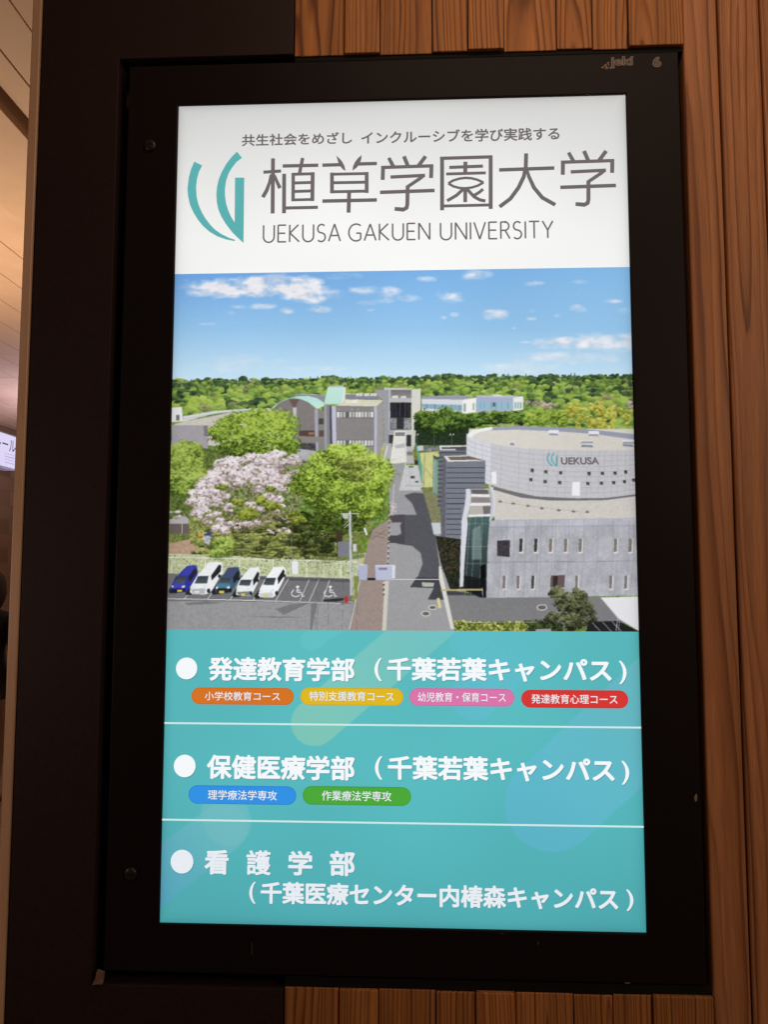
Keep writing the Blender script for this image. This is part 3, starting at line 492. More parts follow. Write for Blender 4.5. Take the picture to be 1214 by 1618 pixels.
def link(name, me, mats, parent=None):
    o = bpy.data.objects.new(name, me); COL.objects.link(o)
    for m in (mats if isinstance(mats, (list, tuple)) else [mats]): me.materials.append(m)
    if parent is not None:
        o.parent = parent; o.matrix_parent_inverse = parent.matrix_world.inverted()
    return o
def thing(name, loc, label, cat, group=None):
    o = bpy.data.objects.new(name, None); COL.objects.link(o); o.location = loc
    o.empty_display_size = .05
    o.matrix_world = Matrix.Translation(Vector(loc))
    o['label'] = label; o['category'] = cat
    if group: o['group'] = group
    return o
def tag(o, label, cat): o['label'] = label; o['category'] = cat; return o
def structure(o, label, cat): o['kind'] = 'structure'; o['label'] = label; o['category'] = cat; return o

def pydata(name, verts, faces):
    me = bpy.data.meshes.new(name); me.from_pydata([tuple(v) for v in verts], [], faces); me.update(); return me
class MB:
    """collects bevelled boxes and prisms into one mesh"""
    def __init__(self): self.v = []; self.f = []; self.g = []; self.mi = []
    def add_bm(self, bm, grain=None, mi=0):
        bmesh.ops.recalc_face_normals(bm, faces=bm.faces)
        b = len(self.v); bm.verts.index_update()
        for v in bm.verts:
            self.v.append(tuple(v.co))
            if grain: self.g.append(grain(v.co))
            else: self.g.append(tuple(v.co))
        for f in bm.faces: self.f.append([b + v.index for v in f.verts]); self.mi.append(mi)
        bm.free()
    def box(self, x0, x1, y0, y1, z0, z1, bev=0.0, grain=None, seg=2, mi=0, zcuts=0):
        bm = bmesh.new(); bmesh.ops.create_cube(bm, size=1)
        for v in bm.verts: v.co = Vector(((x0 + x1) / 2 + v.co.x * (x1 - x0), (y0 + y1) / 2 + v.co.y * (y1 - y0), (z0 + z1) / 2 + v.co.z * (z1 - z0)))
        if bev: bmesh.ops.bevel(bm, geom=list(bm.edges), offset=bev, segments=seg, affect='EDGES', profile=.5)
        self.add_bm(bm, grain, mi)
    def prism(self, poly, y0, y1, bev=0.0, seg=2, mi=0):
        """poly in x,z ; extruded from y0 (front) to y1"""
        bm = bmesh.new(); vs_ = [bm.verts.new((x, y0, z)) for x, z in poly]; f = bm.faces.new(vs_)
        r = bmesh.ops.extrude_face_region(bm, geom=[f])
        for v in r['geom']:
            if isinstance(v, bmesh.types.BMVert): v.co.y = y1
        if bev:
            e = [e for e in bm.edges if abs(e.verts[0].co.y - y0) < 1e-6 and abs(e.verts[1].co.y - y0) < 1e-6]
            bmesh.ops.bevel(bm, geom=e, offset=bev, segments=seg, affect='EDGES', profile=.5)
        self.add_bm(bm, None, mi)
    def build(self, name, mats, parent=None, grain=False):
        me = pydata(name, self.v, self.f)
        if any(self.mi):
            me.polygons.foreach_set('material_index', self.mi)
        if grain:
            a = me.attributes.new('grain', 'FLOAT_VECTOR', 'POINT'); a.data.foreach_set('vector', np.array(self.g, np.float32).ravel())
        return link(name, me, mats, parent)

# ================================================================ materials
def new_mat(name):
    m = bpy.data.materials.new(name); m.use_nodes = True
    nt = m.node_tree; nt.nodes.clear(); out = nt.nodes.new('ShaderNodeOutputMaterial'); return m, nt, out
def N(nt, t, **kw):
    n = nt.nodes.new(t)
    for k, v in kw.items(): setattr(n, k, v)
    return n
def principled(name, col, rough=.5, bump=0.0, scale=60, var=.15, spec=.5, metal=0, stretch=(1, 1, 1)):
    m, nt, out = new_mat(name); L = nt.links
    p = N(nt, 'ShaderNodeBsdfPrincipled'); L.new(p.outputs[0], out.inputs[0])
    p.inputs['Roughness'].default_value = rough; p.inputs['Metallic'].default_value = metal; p.inputs['Specular IOR Level'].default_value = spec
    tc = N(nt, 'ShaderNodeTexCoord'); mp = N(nt, 'ShaderNodeMapping'); mp.inputs['Scale'].default_value = stretch
    L.new(tc.outputs['Object'], mp.inputs[0])
    n = N(nt, 'ShaderNodeTexNoise'); n.inputs['Scale'].default_value = scale; n.inputs['Detail'].default_value = 6; n.inputs['Roughness'].default_value = .65
    L.new(mp.outputs[0], n.inputs['Vector'])
    r = N(nt, 'ShaderNodeMapRange'); r.inputs['From Min'].default_value = .3; r.inputs['From Max'].default_value = .7; r.inputs['To Min'].default_value = 1 - var; r.inputs['To Max'].default_value = 1 + var
    L.new(n.outputs['Fac'], r.inputs['Value'])
    mx = N(nt, 'ShaderNodeVectorMath', operation='SCALE'); mx.inputs[0].default_value = col[:3]; L.new(r.outputs[0], mx.inputs['Scale']); L.new(mx.outputs[0], p.inputs['Base Color'])
    r2 = N(nt, 'ShaderNodeMapRange'); r2.inputs['To Min'].default_value = max(rough - .1, .02); r2.inputs['To Max'].default_value = min(rough + .12, 1); L.new(n.outputs['Fac'], r2.inputs['Value']); L.new(r2.outputs[0], p.inputs['Roughness'])
    if bump:
        b = N(nt, 'ShaderNodeBump'); b.inputs['Strength'].default_value = bump; b.inputs['Distance'].default_value = .002
        L.new(n.outputs['Fac'], b.inputs['Height']); L.new(b.outputs[0], p.inputs['Normal'])
    return m
def emit(name, col, strength=1.0):
    m, nt, out = new_mat(name); e = N(nt, 'ShaderNodeEmission'); e.inputs[0].default_value = col; e.inputs[1].default_value = strength
    nt.links.new(e.outputs[0], out.inputs[0]); return m
def emit_attr(name, attr='Col', strength=1.0):
    m, nt, out = new_mat(name); e = N(nt, 'ShaderNodeEmission'); a = N(nt, 'ShaderNodeVertexColor', layer_name=attr); e.inputs[1].default_value = strength
    nt.links.new(a.outputs[0], e.inputs[0]); nt.links.new(e.outputs[0], out.inputs[0]); return m

def wood(name, light, midc, dark, rough=.48, spacing=.0055):
    m, nt, out = new_mat(name); L = nt.links
    p = N(nt, 'ShaderNodeBsdfPrincipled'); L.new(p.outputs[0], out.inputs[0]); p.inputs['Specular IOR Level'].default_value = .2
    at_ = N(nt, 'ShaderNodeAttribute', attribute_name='grain')
    sep = N(nt, 'ShaderNodeSeparateXYZ'); L.new(at_.outputs['Vector'], sep.inputs[0])
    # slow wander of the rings along the board
    mp = N(nt, 'ShaderNodeMapping'); mp.inputs['Scale'].default_value = (14, 14, 1.6); L.new(at_.outputs['Vector'], mp.inputs[0])
    n1 = N(nt, 'ShaderNodeTexNoise'); n1.inputs['Scale'].default_value = 1.0; n1.inputs['Detail'].default_value = 2.5; L.new(mp.outputs[0], n1.inputs['Vector'])
    s1 = N(nt, 'ShaderNodeVectorMath', operation='SUBTRACT'); s1.inputs[1].default_value = (.5, .5, .5); L.new(n1.outputs['Color'], s1.inputs[0])
    s2 = N(nt, 'ShaderNodeVectorMath', operation='SCALE'); s2.inputs['Scale'].default_value = .030; L.new(s1.outputs[0], s2.inputs[0])
    ad = N(nt, 'ShaderNodeVectorMath', operation='ADD'); L.new(at_.outputs['Vector'], ad.inputs[0]); L.new(s2.outputs[0], ad.inputs[1])
    flat = N(nt, 'ShaderNodeVectorMath', operation='MULTIPLY'); flat.inputs[1].default_value = (1, 1, 0); L.new(ad.outputs[0], flat.inputs[0])
    ln = N(nt, 'ShaderNodeVectorMath', operation='LENGTH'); L.new(flat.outputs[0], ln.inputs[0])
    # uneven ring width
    nr = N(nt, 'ShaderNodeTexNoise', noise_dimensions='1D'); nr.inputs['Scale'].default_value = 55; nr.inputs['Detail'].default_value = 1; L.new(ln.outputs['Value'], nr.inputs['W'])
    ml = N(nt, 'ShaderNodeMath', operation='MULTIPLY_ADD'); L.new(nr.outputs['Fac'], ml.inputs[0]); ml.inputs[1].default_value = .012; L.new(ln.outputs['Value'], ml.inputs[2])
    dv = N(nt, 'ShaderNodeMath', operation='DIVIDE'); L.new(ml.outputs[0], dv.inputs[0]); dv.inputs[1].default_value = spacing
    fr = N(nt, 'ShaderNodeMath', operation='FRACT'); L.new(dv.outputs[0], fr.inputs[0])
    fl = N(nt, 'ShaderNodeMath', operation='FLOOR'); L.new(dv.outputs[0], fl.inputs[0])
    wn = N(nt, 'ShaderNodeTexWhiteNoise', noise_dimensions='1D'); L.new(fl.outputs[0], wn.inputs['W'])
    cr = N(nt, 'ShaderNodeValToRGB'); e = cr.color_ramp.elements
    e[0].position = 0.0; e[0].color = midc; e[1].position = .10; e[1].color = light
    for pos, c in ((.50, light), (.74, midc), (.90, dark), (.97, dark), (1.0, midc)):
        x = cr.color_ramp.elements.new(pos); x.color = c
    L.new(fr.outputs[0], cr.inputs[0])
    # each ring's latewood differs in strength
    mxr = N(nt, 'ShaderNodeMix', data_type='RGBA'); rr = N(nt, 'ShaderNodeMapRange'); rr.inputs['To Min'].default_value = .0; rr.inputs['To Max'].default_value = .6
    L.new(wn.outputs['Value'], rr.inputs['Value']); L.new(rr.outputs[0], mxr.inputs['Factor']); L.new(cr.outputs[0], mxr.inputs['A']); mxr.inputs['B'].default_value = [a * .6 + b * .4 for a, b in zip(light, midc)]
    # fibres, long pale or dark streaks
    mf = N(nt, 'ShaderNodeMapping'); mf.inputs['Scale'].default_value = (900, 900, 14); L.new(at_.outputs['Vector'], mf.inputs[0])
    nf = N(nt, 'ShaderNodeTexNoise'); nf.inputs['Scale'].default_value = 1; nf.inputs['Detail'].default_value = 3; L.new(mf.outputs[0], nf.inputs['Vector'])
    ms = N(nt, 'ShaderNodeMapping'); ms.inputs['Scale'].default_value = (60, 60, 1.2); L.new(at_.outputs['Vector'], ms.inputs[0])
    ns = N(nt, 'ShaderNodeTexNoise'); ns.inputs['Scale'].default_value = 1; ns.inputs['Detail'].default_value = 4; L.new(ms.outputs[0], ns.inputs['Vector'])
    a1 = N(nt, 'ShaderNodeMapRange'); a1.inputs['From Min'].default_value = .25; a1.inputs['From Max'].default_value = .75; a1.inputs['To Min'].default_value = .80; a1.inputs['To Max'].default_value = 1.2; L.new(nf.outputs['Fac'], a1.inputs['Value'])
    a2 = N(nt, 'ShaderNodeMapRange'); a2.inputs['From Min'].default_value = .3; a2.inputs['From Max'].default_value = .7; a2.inputs['To Min'].default_value = .78; a2.inputs['To Max'].default_value = 1.22; L.new(ns.outputs['Fac'], a2.inputs['Value'])
    tn = N(nt, 'ShaderNodeAttribute', attribute_name='tone')
    k1 = N(nt, 'ShaderNodeMath', operation='MULTIPLY'); L.new(a1.outputs[0], k1.inputs[0]); L.new(a2.outputs[0], k1.inputs[1])
    k2 = N(nt, 'ShaderNodeMath', operation='MULTIPLY'); L.new(k1.outputs[0], k2.inputs[0]); L.new(tn.outputs['Fac'], k2.inputs[1])
    sc = N(nt, 'ShaderNodeVectorMath', operation='SCALE'); L.new(mxr.outputs['Result'], sc.inputs[0]); L.new(k2.outputs[0], sc.inputs['Scale']); L.new(sc.outputs[0], p.inputs['Base Color'])
    rg = N(nt, 'ShaderNodeMapRange'); rg.inputs['To Min'].default_value = rough - .1; rg.inputs['To Max'].default_value = rough + .15; L.new(ns.outputs['Fac'], rg.inputs['Value']); L.new(rg.outputs[0], p.inputs['Roughness'])
    bp = N(nt, 'ShaderNodeBump'); bp.inputs['Strength'].default_value = .2; bp.inputs['Distance'].default_value = .0003
    hh = N(nt, 'ShaderNodeMath', operation='ADD'); L.new(nf.outputs['Fac'], hh.inputs[0]); L.new(fr.outputs[0], hh.inputs[1]); L.new(hh.outputs[0], bp.inputs['Height']); L.new(bp.outputs[0], p.inputs['Normal'])
    return m

M_WOOD = wood('cedar', (.370, .148, .047, 1), (.255, .092, .028, 1), (.092, .028, .010, 1), rough=.55, spacing=.0046)
M_BOARD = wood('cedar_board', (.370, .158, .070, 1), (.285, .113, .047, 1), (.150, .050, .021, 1), spacing=.009)
M_BLACK = principled('black_paint', (.0200, .0100, .0095), rough=.55, bump=.06, scale=220, var=.2, spec=.18)
M_BEZEL = principled('bezel_paint', (.0080, .0050, .0054), rough=.5, bump=.05, scale=260, var=.18, spec=.10)
M_DARK = principled('recess_dark', (.004, .004, .004), rough=.8, spec=.2)
M_STEEL = principled('dark_steel', (.03, .026, .024), rough=.34, metal=.6, scale=400, var=.3)
M_CHIP = principled('bare_primer', (.20, .15, .115), rough=.8, scale=400, var=.35)
M_PLASTER = principled('bare_plaster', (.15, .085, .06), rough=.9, bump=.4, scale=160, var=.35)
M_TRIM = principled('tan_trim', (.46, .28, .18), rough=.4, bump=.05, scale=30, var=.12, stretch=(1, 1, .12))
M_WALLCORE = principled('wall_core', (.10, .07, .05), rough=.8)
M_CEIL = principled('ceiling_board', (.60, .39, .25), rough=.6, scale=8, var=.06)
M_FLOOR = principled('floor_tile', (.34, .22, .14), rough=.4, scale=12, var=.1)
M_COVE = principled('pale_moulding', (.55, .38, .24), rough=.5, scale=20, var=.1)
M_GREY_INK = emit('grey_lettering', srgb(112, 104, 107))
M_TEAL_INK = emit('teal_emblem', srgb(94, 178, 178))
M_WHITE_INK = emit('white_lettering', srgb(247, 251, 254)); M_WHITE_LOW = emit('white_lettering_low', srgb(234, 239, 245))
M_SHADE_INK = emit('lettering_drop_shade', srgb(70, 148, 160))
M_LINE = emit('pale_rule', srgb(206, 236, 232))
M_SCREEN = emit_attr('screen_colours')

# ================================================================ the display
DISP = thing('digital_signage_display', (0, 0.02, ZC - .75), 'large portrait digital signage screen in a black metal frame set into the wooden wall', 'display screen')
XL, XR, ZT, ZB = -.340, .340, ZC + .604444, ZC - .604444
YF = -0.004                                        # face of the black frame; the panel lies 4 mm behind it
# black frame around the opening
dx0 = (at(203, 104, YF).x + at(164, 1535, YF).x) / 2; dx1 = (at(1070.5, 82, YF).x + at(1120.5, 1556, YF).x) / 2
dz1 = (at(203, 104, YF).z + at(1070.5, 82, YF).z) / 2; dz0 = (at(164, 1535, YF).z + at(1120.5, 1556, YF).z) / 2
b = .0018
def frame_mesh(name, x0, x1, z0, z1, hx0, hx1, hz0, hz1, y0, y1, bev):
    bm = bmesh.new()
    o = [bm.verts.new((x, y0, z)) for x, z in ((x0, z0), (x1, z0), (x1, z1), (x0, z1))]
    i = [bm.verts.new((x, y0, z)) for x, z in ((hx0, hz0), (hx1, hz0), (hx1, hz1), (hx0, hz1))]
    fs = [bm.faces.new((o[k], o[(k + 1) % 4], i[(k + 1) % 4], i[k])) for k in range(4)]
    r = bmesh.ops.extrude_face_region(bm, geom=fs)
    for v in r['geom']:
        if isinstance(v, bmesh.types.BMVert): v.co.y = y1
    e = [e for e in bm.edges if all(abs(v.co.y - y0) < 1e-6 for v in e.verts) and len(e.link_faces) == 2 and any(abs(f.calc_center_median().y - y0) > 1e-6 for f in e.link_faces)]
    bmesh.ops.bevel(bm, geom=e, offset=bev, segments=2, affect='EDGES', profile=.5)
    m_ = MB(); m_.add_bm(bm); return m_
frame_mesh('frame', dx0, dx1, dz0, dz1, XL, XR, ZB, ZT, YF, .03, b).build('frame', M_BEZEL, DISP)
bk = MB(); bk.box(dx0 + .004, dx1 - .004, .032, .07, dz0 + .004, dz1 - .004); bk.build('housing', M_DARK, DISP)

# screen: header, campus picture and teal field are butted tiles of one lit panel
def lin(c):
    c = np.asarray(c, np.float64) / 255
    return np.where(c <= .04045, c / 12.92, ((c + .055) / 1.055) ** 2.4)
def panel_falloff(X, Z):
    """brightness falloff painted into the screen colours: dimmer along its edges and top"""
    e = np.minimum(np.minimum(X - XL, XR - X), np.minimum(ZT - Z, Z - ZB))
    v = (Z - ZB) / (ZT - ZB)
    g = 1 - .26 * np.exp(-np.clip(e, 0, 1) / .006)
    g = g * (1 - .30 * np.clip((v - .82) / .18, 0, 1) ** 1.4) * (1 - .14 * np.clip((.17 - v) / .17, 0, 1) ** 1.2)  # top and bottom dimming painted into the emitted colours
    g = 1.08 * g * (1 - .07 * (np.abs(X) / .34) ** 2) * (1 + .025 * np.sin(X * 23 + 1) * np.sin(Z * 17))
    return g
def tile(name, x0, x1, z0, z1, nx, nz, fn, parent, y=0.0):
    xs = np.linspace(x0, x1, nx); zs = np.linspace(z0, z1, nz); X, Z = np.meshgrid(xs, zs)
    rgb = lin(fn(X, Z)) * panel_falloff(X, Z)[..., None]
    co = np.stack([X, np.full_like(X, y), Z], -1).reshape(-1, 3)
    i = np.arange((nz - 1) * nx).reshape(nz - 1, nx)[:, :-1].ravel()
    q = np.stack([i, i + 1, i + nx + 1, i + nx], 1)
    me = bpy.data.meshes.new(name); me.vertices.add(len(co)); me.vertices.foreach_set('co', co.ravel().astype(np.float32))
    me.loops.add(q.size); me.loops.foreach_set('vertex_index', q.ravel().astype(np.int32))
    me.polygons.add(len(q)); me.polygons.foreach_set('loop_start', np.arange(0, q.size, 4, dtype=np.int32))
    me.update(calc_edges=True); me.validate()
    a = me.color_attributes.new('Col', 'FLOAT_COLOR', 'POINT')
    c4 = np.ones((len(co), 4), np.float32); c4[:, :3] = rgb.reshape(-1, 3); a.data.foreach_set('color', c4.ravel())
    return link(name, me, M_SCREEN, parent)
ZP1 = (S(275.8, 433.6)[1] + S(996.8, 421.3)[1]) / 2; ZP0 = (S(263.7, 995)[1] + S(1009.8, 998)[1]) / 2
g_ = .0015
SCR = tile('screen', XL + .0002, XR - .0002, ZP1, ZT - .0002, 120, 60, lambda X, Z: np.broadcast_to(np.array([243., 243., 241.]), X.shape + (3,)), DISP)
IMG = paint_campus()
def campus(X, Z):
    px, py = unS(X, Z)
    fx = np.clip(px - PX0 - .5, 0, IMG.shape[1] - 1.001); fy = np.clip(py - PY0 - .5, 0, IMG.shape[0] - 1.001)
    ix = fx.astype(int); iy = fy.astype(int); tx = (fx - ix)[..., None]; ty = (fy - iy)[..., None]
    return (IMG[iy, ix] * (1 - tx) + IMG[iy, ix + 1] * tx) * (1 - ty) + (IMG[iy + 1, ix] * (1 - tx) + IMG[iy + 1, ix + 1] * tx) * ty
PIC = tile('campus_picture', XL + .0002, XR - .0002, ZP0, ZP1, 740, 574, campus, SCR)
def field(X, Z):
    px, py = unS(X, Z)
    c = np.zeros(X.shape + (3,)); t = np.clip((py - 995) / 460, 0, 1)[..., None]
    c[:] = np.array([90, 184, 188]) * (1 - t) + np.array([84, 180, 186]) * t
    def caps(ax, ay, bx, by, r, c0, c1, a, a1=None):
        nonlocal c
        vx, vy = bx - ax, by - ay; L = vx * vx + vy * vy
        s = np.clip(((px - ax) * vx + (py - ay) * vy) / L, 0, 1)
        d = np.hypot(px - ax - s * vx, py - ay - s * vy)
        m = np.clip(r - d + .5, 0, 1)[..., None]; s = s[..., None]
        k = m * (a * (1 - s) + (a if a1 is None else a1) * s); c = c * (1 - k) + (np.array(c0) * (1 - s) + np.array(c1) * s) * k
    caps(497, 1142, 720, 950, 37, (128, 194, 178), (116, 192, 196), .85, .75)
    caps(750, 1100, 900, 950, 38, (96, 184, 206), (96, 184, 202), .6, .1)
    caps(740, 1010, 820, 930, 30, (100, 188, 210), (98, 186, 204), .35, .2)
    caps(874, 1270, 1120, 1040, 76, (96, 182, 206), (116, 190, 196), .7, .7)
    caps(352, 1308, 180, 1440, 39, (112, 186, 192), (86, 168, 208), .7, .85)
    caps(355, 1285, 360, 1300, 37, (116, 186, 194), (116, 186, 194), .6)
    caps(490, 1012, 545, 975, 16, (98, 190, 194), (98, 190, 196), .7)
    return c
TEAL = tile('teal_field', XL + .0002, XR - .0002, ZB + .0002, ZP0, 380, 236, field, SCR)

# ---- lettering on the screen
def glyphs(s, weight=0.0, res=4):
    cu = bpy.data.curves.new('glyphs', 'FONT'); cu.body = s; cu.offset = weight; cu.resolution_u = res
    o = bpy.data.objects.new('glyphs', cu); COL.objects.link(o)
    dg = bpy.context.evaluated_depsgraph_get(); dg.update()
    me = bpy.data.meshes.new_from_object(o.evaluated_get(dg))
    v = np.array([tuple(x.co) for x in me.vertices])[:, :2]; f = [list(p.vertices) for p in me.polygons]
    bpy.data.objects.remove(o); bpy.data.curves.remove(cu); bpy.data.meshes.remove(me)
    return v, f
class Ink:
    def __init__(self): self.v = []; self.f = []; self.m = []
    def add(self, xz, faces, y, mi=0):
        b0 = len(self.v); self.v += [(x, y, z) for x, z in xz]; self.f += [[b0 + i for i in f] for f in faces]; self.m += [mi] * len(faces)
    def text(self, s, xl, xr, ytop, ybot, xref=None, weight=0.0, y=-.0008, mi=0, shade=None, off=(.0009, -.0011)):
        """fit the string's ink into the box whose edges are measured on the drawing"""
        v, f = glyphs(s); ym = (ytop + ybot) / 2; xref = xl if xref is None else xref
        X0 = S(xl, ym)[0]; X1 = S(xr, ym)[0]; Z1 = S(xref, ytop)[1]; Z0 = S(xref, ybot)[1]
        lo = v.min(0) - weight; hi = v.max(0) + weight
        p = np.stack([X0 + (v[:, 0] - lo[0]) / (hi[0] - lo[0]) * (X1 - X0), Z0 + (v[:, 1] - lo[1]) / (hi[1] - lo[1]) * (Z1 - Z0)], 1)
        kx = weight * (X1 - X0) / (hi[0] - lo[0]); kz = weight * (Z1 - Z0) / (hi[1] - lo[1])
        n = 12 if weight > .012 else 6          # heavier weights: the outline thickened by shifted copies, each a hair in front of the last
        sh = [(0, 0)] + ([(math.cos(2 * math.pi * k / n), math.sin(2 * math.pi * k / n)) for k in range(n)] if weight else [])
        for k, (a, b_) in enumerate(sh):
            d = np.array([a * kx, b_ * kz])
            if shade is not None and k % 3 == 0: self.add(p + d + np.array(off), f, y + .0003 - k * .000002, shade)
            self.add(p + d, f, y - k * .000002, mi)
    def stroke(self, pts, w, y=-.0008, mi=0, fn=S, caps=False):
        P = np.array([fn(*p) for p in pts]); n = len(P); L = []; R = []
        if n > 2 and not isinstance(w, (list, tuple)):          # break at sharp corners so that strokes keep their width
            for i in range(1, n - 1):
                d0 = P[i] - P[i - 1]; d1 = P[i + 1] - P[i]
                if np.dot(d0, d1) < .5 * np.linalg.norm(d0) * np.linalg.norm(d1):
                    self.stroke(pts[:i + 1], w, y, mi, fn); self.stroke(pts[i:], w, y - .000002, mi, fn); return
        for i in range(n):
            a = P[max(i - 1, 0)]; c = P[min(i + 1, n - 1)]; d = (c - a) / (np.linalg.norm(c - a) + 1e-9); nn = np.array([-d[1], d[0]])
            k = 1.0
            if 0 < i < n - 1:
                d1 = (P[i] - a) / np.linalg.norm(P[i] - a); k = 1 / max(.5, abs(np.dot(d1, d)))
            ww = (w[i] if isinstance(w, (list, tuple)) else w) / 2 * k
            L.append(P[i] + nn * ww); R.append(P[i] - nn * ww)
        self.add(L + R, [[i, i + 1, n + i + 1, n + i] for i in range(n - 1)], y, mi)
    def poly(self, pts, y=-.0008, mi=0, fn=S):
        self.add([fn(*p) for p in pts], [list(range(len(pts)))], y, mi)
    def disc(self, cx, cy, r, y=-.0008, mi=0, n=48):
        x, z = S(cx, cy); self.add([(x + r * math.cos(2 * math.pi * i / n), z + r * math.sin(2 * math.pi * i / n)) for i in range(n)], [list(range(n))], y, mi)
    def pill(self, x0, x1, y0, y1, y=-.0008, mi=0, inset=0.0):
        ym = (y0 + y1) / 2; X0 = S(x0, ym)[0]; X1 = S(x1, ym)[0]; Z1 = S(x0, y0)[1]; Z0 = S(x0, y1)[1]
        X0 += inset; X1 -= inset; Z0 += inset; Z1 -= inset; r = (Z1 - Z0) / 2; zc = (Z0 + Z1) / 2; pts = []
        for i in range(17): a = -math.pi / 2 + math.pi * i / 16; pts.append((X1 - r + r * math.cos(a), zc + r * math.sin(a)))
        for i in range(17): a = math.pi / 2 + math.pi * i / 16; pts.append((X0 + r + r * math.cos(a), zc + r * math.sin(a)))
        self.add(pts, [list(range(len(pts)))], y, mi)
    def build(self, name, mats, parent):
        me = pydata(name, self.v, self.f); me.polygons.foreach_set('material_index', self.m); return link(name, me, mats, parent)

PXM = .00093                                        # metres per drawing unit on the panel
i_ = Ink()
i_.text('共生社会をめざし', 382.2, 556.5, 212.5, 231.7, xref=385, weight=.022)
i_.text('インクルーシブを学び実践する', 571, 884.5, 200.9, 221.6, xref=880, weight=.022)
i_.build('slogan', [M_GREY_INK], SCR)
RA = lambda x, y: S(270 + x / 3.281, 150 + y / 3.281)
RB = lambda x, y: S(630 + x / 3.281, 150 + y / 3.281)
i_ = Ink()
W1 = 21 / 3.281 * PXM
class YS:                                           # every stroke a hair in front of the last, so that none share a plane
    y = -.0008
    @classmethod
    def n(c): c.y -= .000006; return c.y
def st(pts, fn, w=W1): i_.stroke(pts, w, YS.n(), 0, fn)
def pl(pts, fn): i_.poly(pts, YS.n(), 0, fn)
# the six large characters, stroke by stroke
st([(480, 402), (572, 396)], RA, W1 * .86); st([(530, 330), (528, 616)], RA); st([(520, 414), (512, 455), (498, 495), (477, 532)], RA, [W1 * .7, W1 * .8, W1, W1]); st([(538, 416), (548, 445), (566, 485)], RA, [W1 * .6, W1 * .8, W1])
st([(580, 370), (765, 366)], RA, W1 * .92); st([(684, 328), (668, 406)], RA, W1 * .9); st([(635, 405), (634, 553)], RA, W1 * .9); st([(736, 402), (734, 552)], RA); st([(626, 413), (746, 410)], RA, W1 * .8); st([(640, 458), (735, 455)], RA, W1 * .8); st([(640, 502), (735, 499)], RA, W1 * .8); st([(626, 546), (744, 543)], RA, W1 * .75)
st([(588, 410), (587, 615)], RA); st([(580, 588), (763, 584)], RA, W1 * .85)
st([(786, 366), (884, 363)], RA, W1 * .92); st([(958, 360), (1069, 357)], RA, W1 * .92)
pl([(858, 315), (872, 328), (888, 346), (900, 368), (907, 396), (893, 388), (880, 373), (868, 350)], RA); pl([(990, 313), (988, 335), (980, 358), (965, 378), (942, 395), (945, 372), (955, 350), (970, 330)], RA)
st([(836, 404), (836, 512)], RA, W1 * .98); st([(1016, 401), (1016, 510)], RA, W1 * .98); st([(826, 413), (1026, 409)], RA, W1 * .78); st([(845, 457), (1010, 454)], RA, W1 * .8); st([(826, 504), (1026, 500)], RA, W1 * .8); st([(786, 552), (1069, 546)], RA, W1 * .95); st([(925, 508), (922, 612)], RA)
def gaku(fn):
    st([(882, 300), (908, 347)], fn, [W1 * .9, W1]); st([(962, 292), (984, 342)], fn); st([(1077, 292), (1038, 345)], fn); st([(842, 351), (1119, 342)], fn, W1 * .9); st([(853, 345), (852, 416)], fn); st([(1109, 338), (1108, 406)], fn)
    st([(893, 401), (1076, 392)], fn, W1 * .9); st([(1072, 390), (1050, 408), (984, 452)], fn, W1 * .9); st([(985, 446), (985, 545), (981, 562), (965, 571), (918, 567)], fn); st([(839, 481), (1128, 471)], fn, W1 * .95)
gaku(RB)
gx, gz = RB(840, 480); hx_, hz_ = RA(1086, 506)
gaku(lambda x, y: (RB(x, y)[0] - gx + hx_, RB(x, y)[1] - gz + hz_))
st([(226, 322), (226, 600)], RB); st([(478, 318), (478, 593)], RB); st([(215, 331), (487, 323)], RB, W1 * .9); st([(226, 578), (480, 572)], RB, W1 * .78)
st([(263, 378), (438, 371)], RB, W1 * .86); st([(347, 348), (346, 409)], RB); st([(247, 412), (453, 406)], RB, W1 * .78)
st([(258, 461), (282, 446), (315, 436), (347, 432), (378, 434), (410, 442), (441, 456)], RB, W1 * .66); st([(258, 461), (285, 476), (315, 484), (347, 486), (380, 482), (412, 472), (441, 456)], RB, W1 * .66)
st([(346, 485), (346, 558)], RB, W1 * .95); st([(336, 490), (300, 523), (252, 551)], RB, W1 * .85); st([(352, 486), (392, 530), (422, 546), (451, 552)], RB, W1 * .85); st([(439, 490), (420, 506), (392, 523)], RB, W1 * .8)
st([(522, 391), (808, 381)], RB, W1 * .95); st([(662, 305), (660, 375), (650, 425), (622, 483), (580, 540), (524, 582)], RB); st([(662, 375), (676, 425), (702, 482), (745, 534), (813, 572)], RB, [W1 * .6, W1 * .9, W1, W1, W1])
i_.build('university_name', [M_GREY_INK], SCR)
i_ = Ink()
i_.poly([(122, 347), (105, 385), (93, 430), (86, 490), (90, 530), (100, 573), (118, 612), (140, 648), (168, 682), (200, 710), (240, 734), (285, 750), (330, 759), (334, 753), (300, 741), (262, 722), (230, 700), (205, 675), (180, 642), (160, 608), (143, 568), (134, 530), (131, 480), (136, 435), (146, 400), (163, 367)], -.0008, 0, RA)
i_.poly([(343, 295), (315, 323), (288, 358), (265, 398), (248, 440), (239, 480), (236, 520), (239, 560), (247, 597), (262, 632), (285, 670), (318, 713), (345, 740), (377, 769), (379, 600), (381, 430), (333, 430), (331, 662), (312, 632), (298, 600), (287, 565), (281, 525), (281, 485), (287, 445), (300, 408), (320, 375), (342, 348), (369, 328)], -.0008, 0, RA)
i_.build('emblem', [M_TEAL_INK], SCR)
i_ = Ink()
def arc(cx, cy, rx, ry, a0, a1, n=12): return [(cx + rx * math.cos(math.radians(a0 + (a1 - a0) * i / n)), cy + ry * math.sin(math.radians(a0 + (a1 - a0) * i / n))) for i in range(n + 1)]
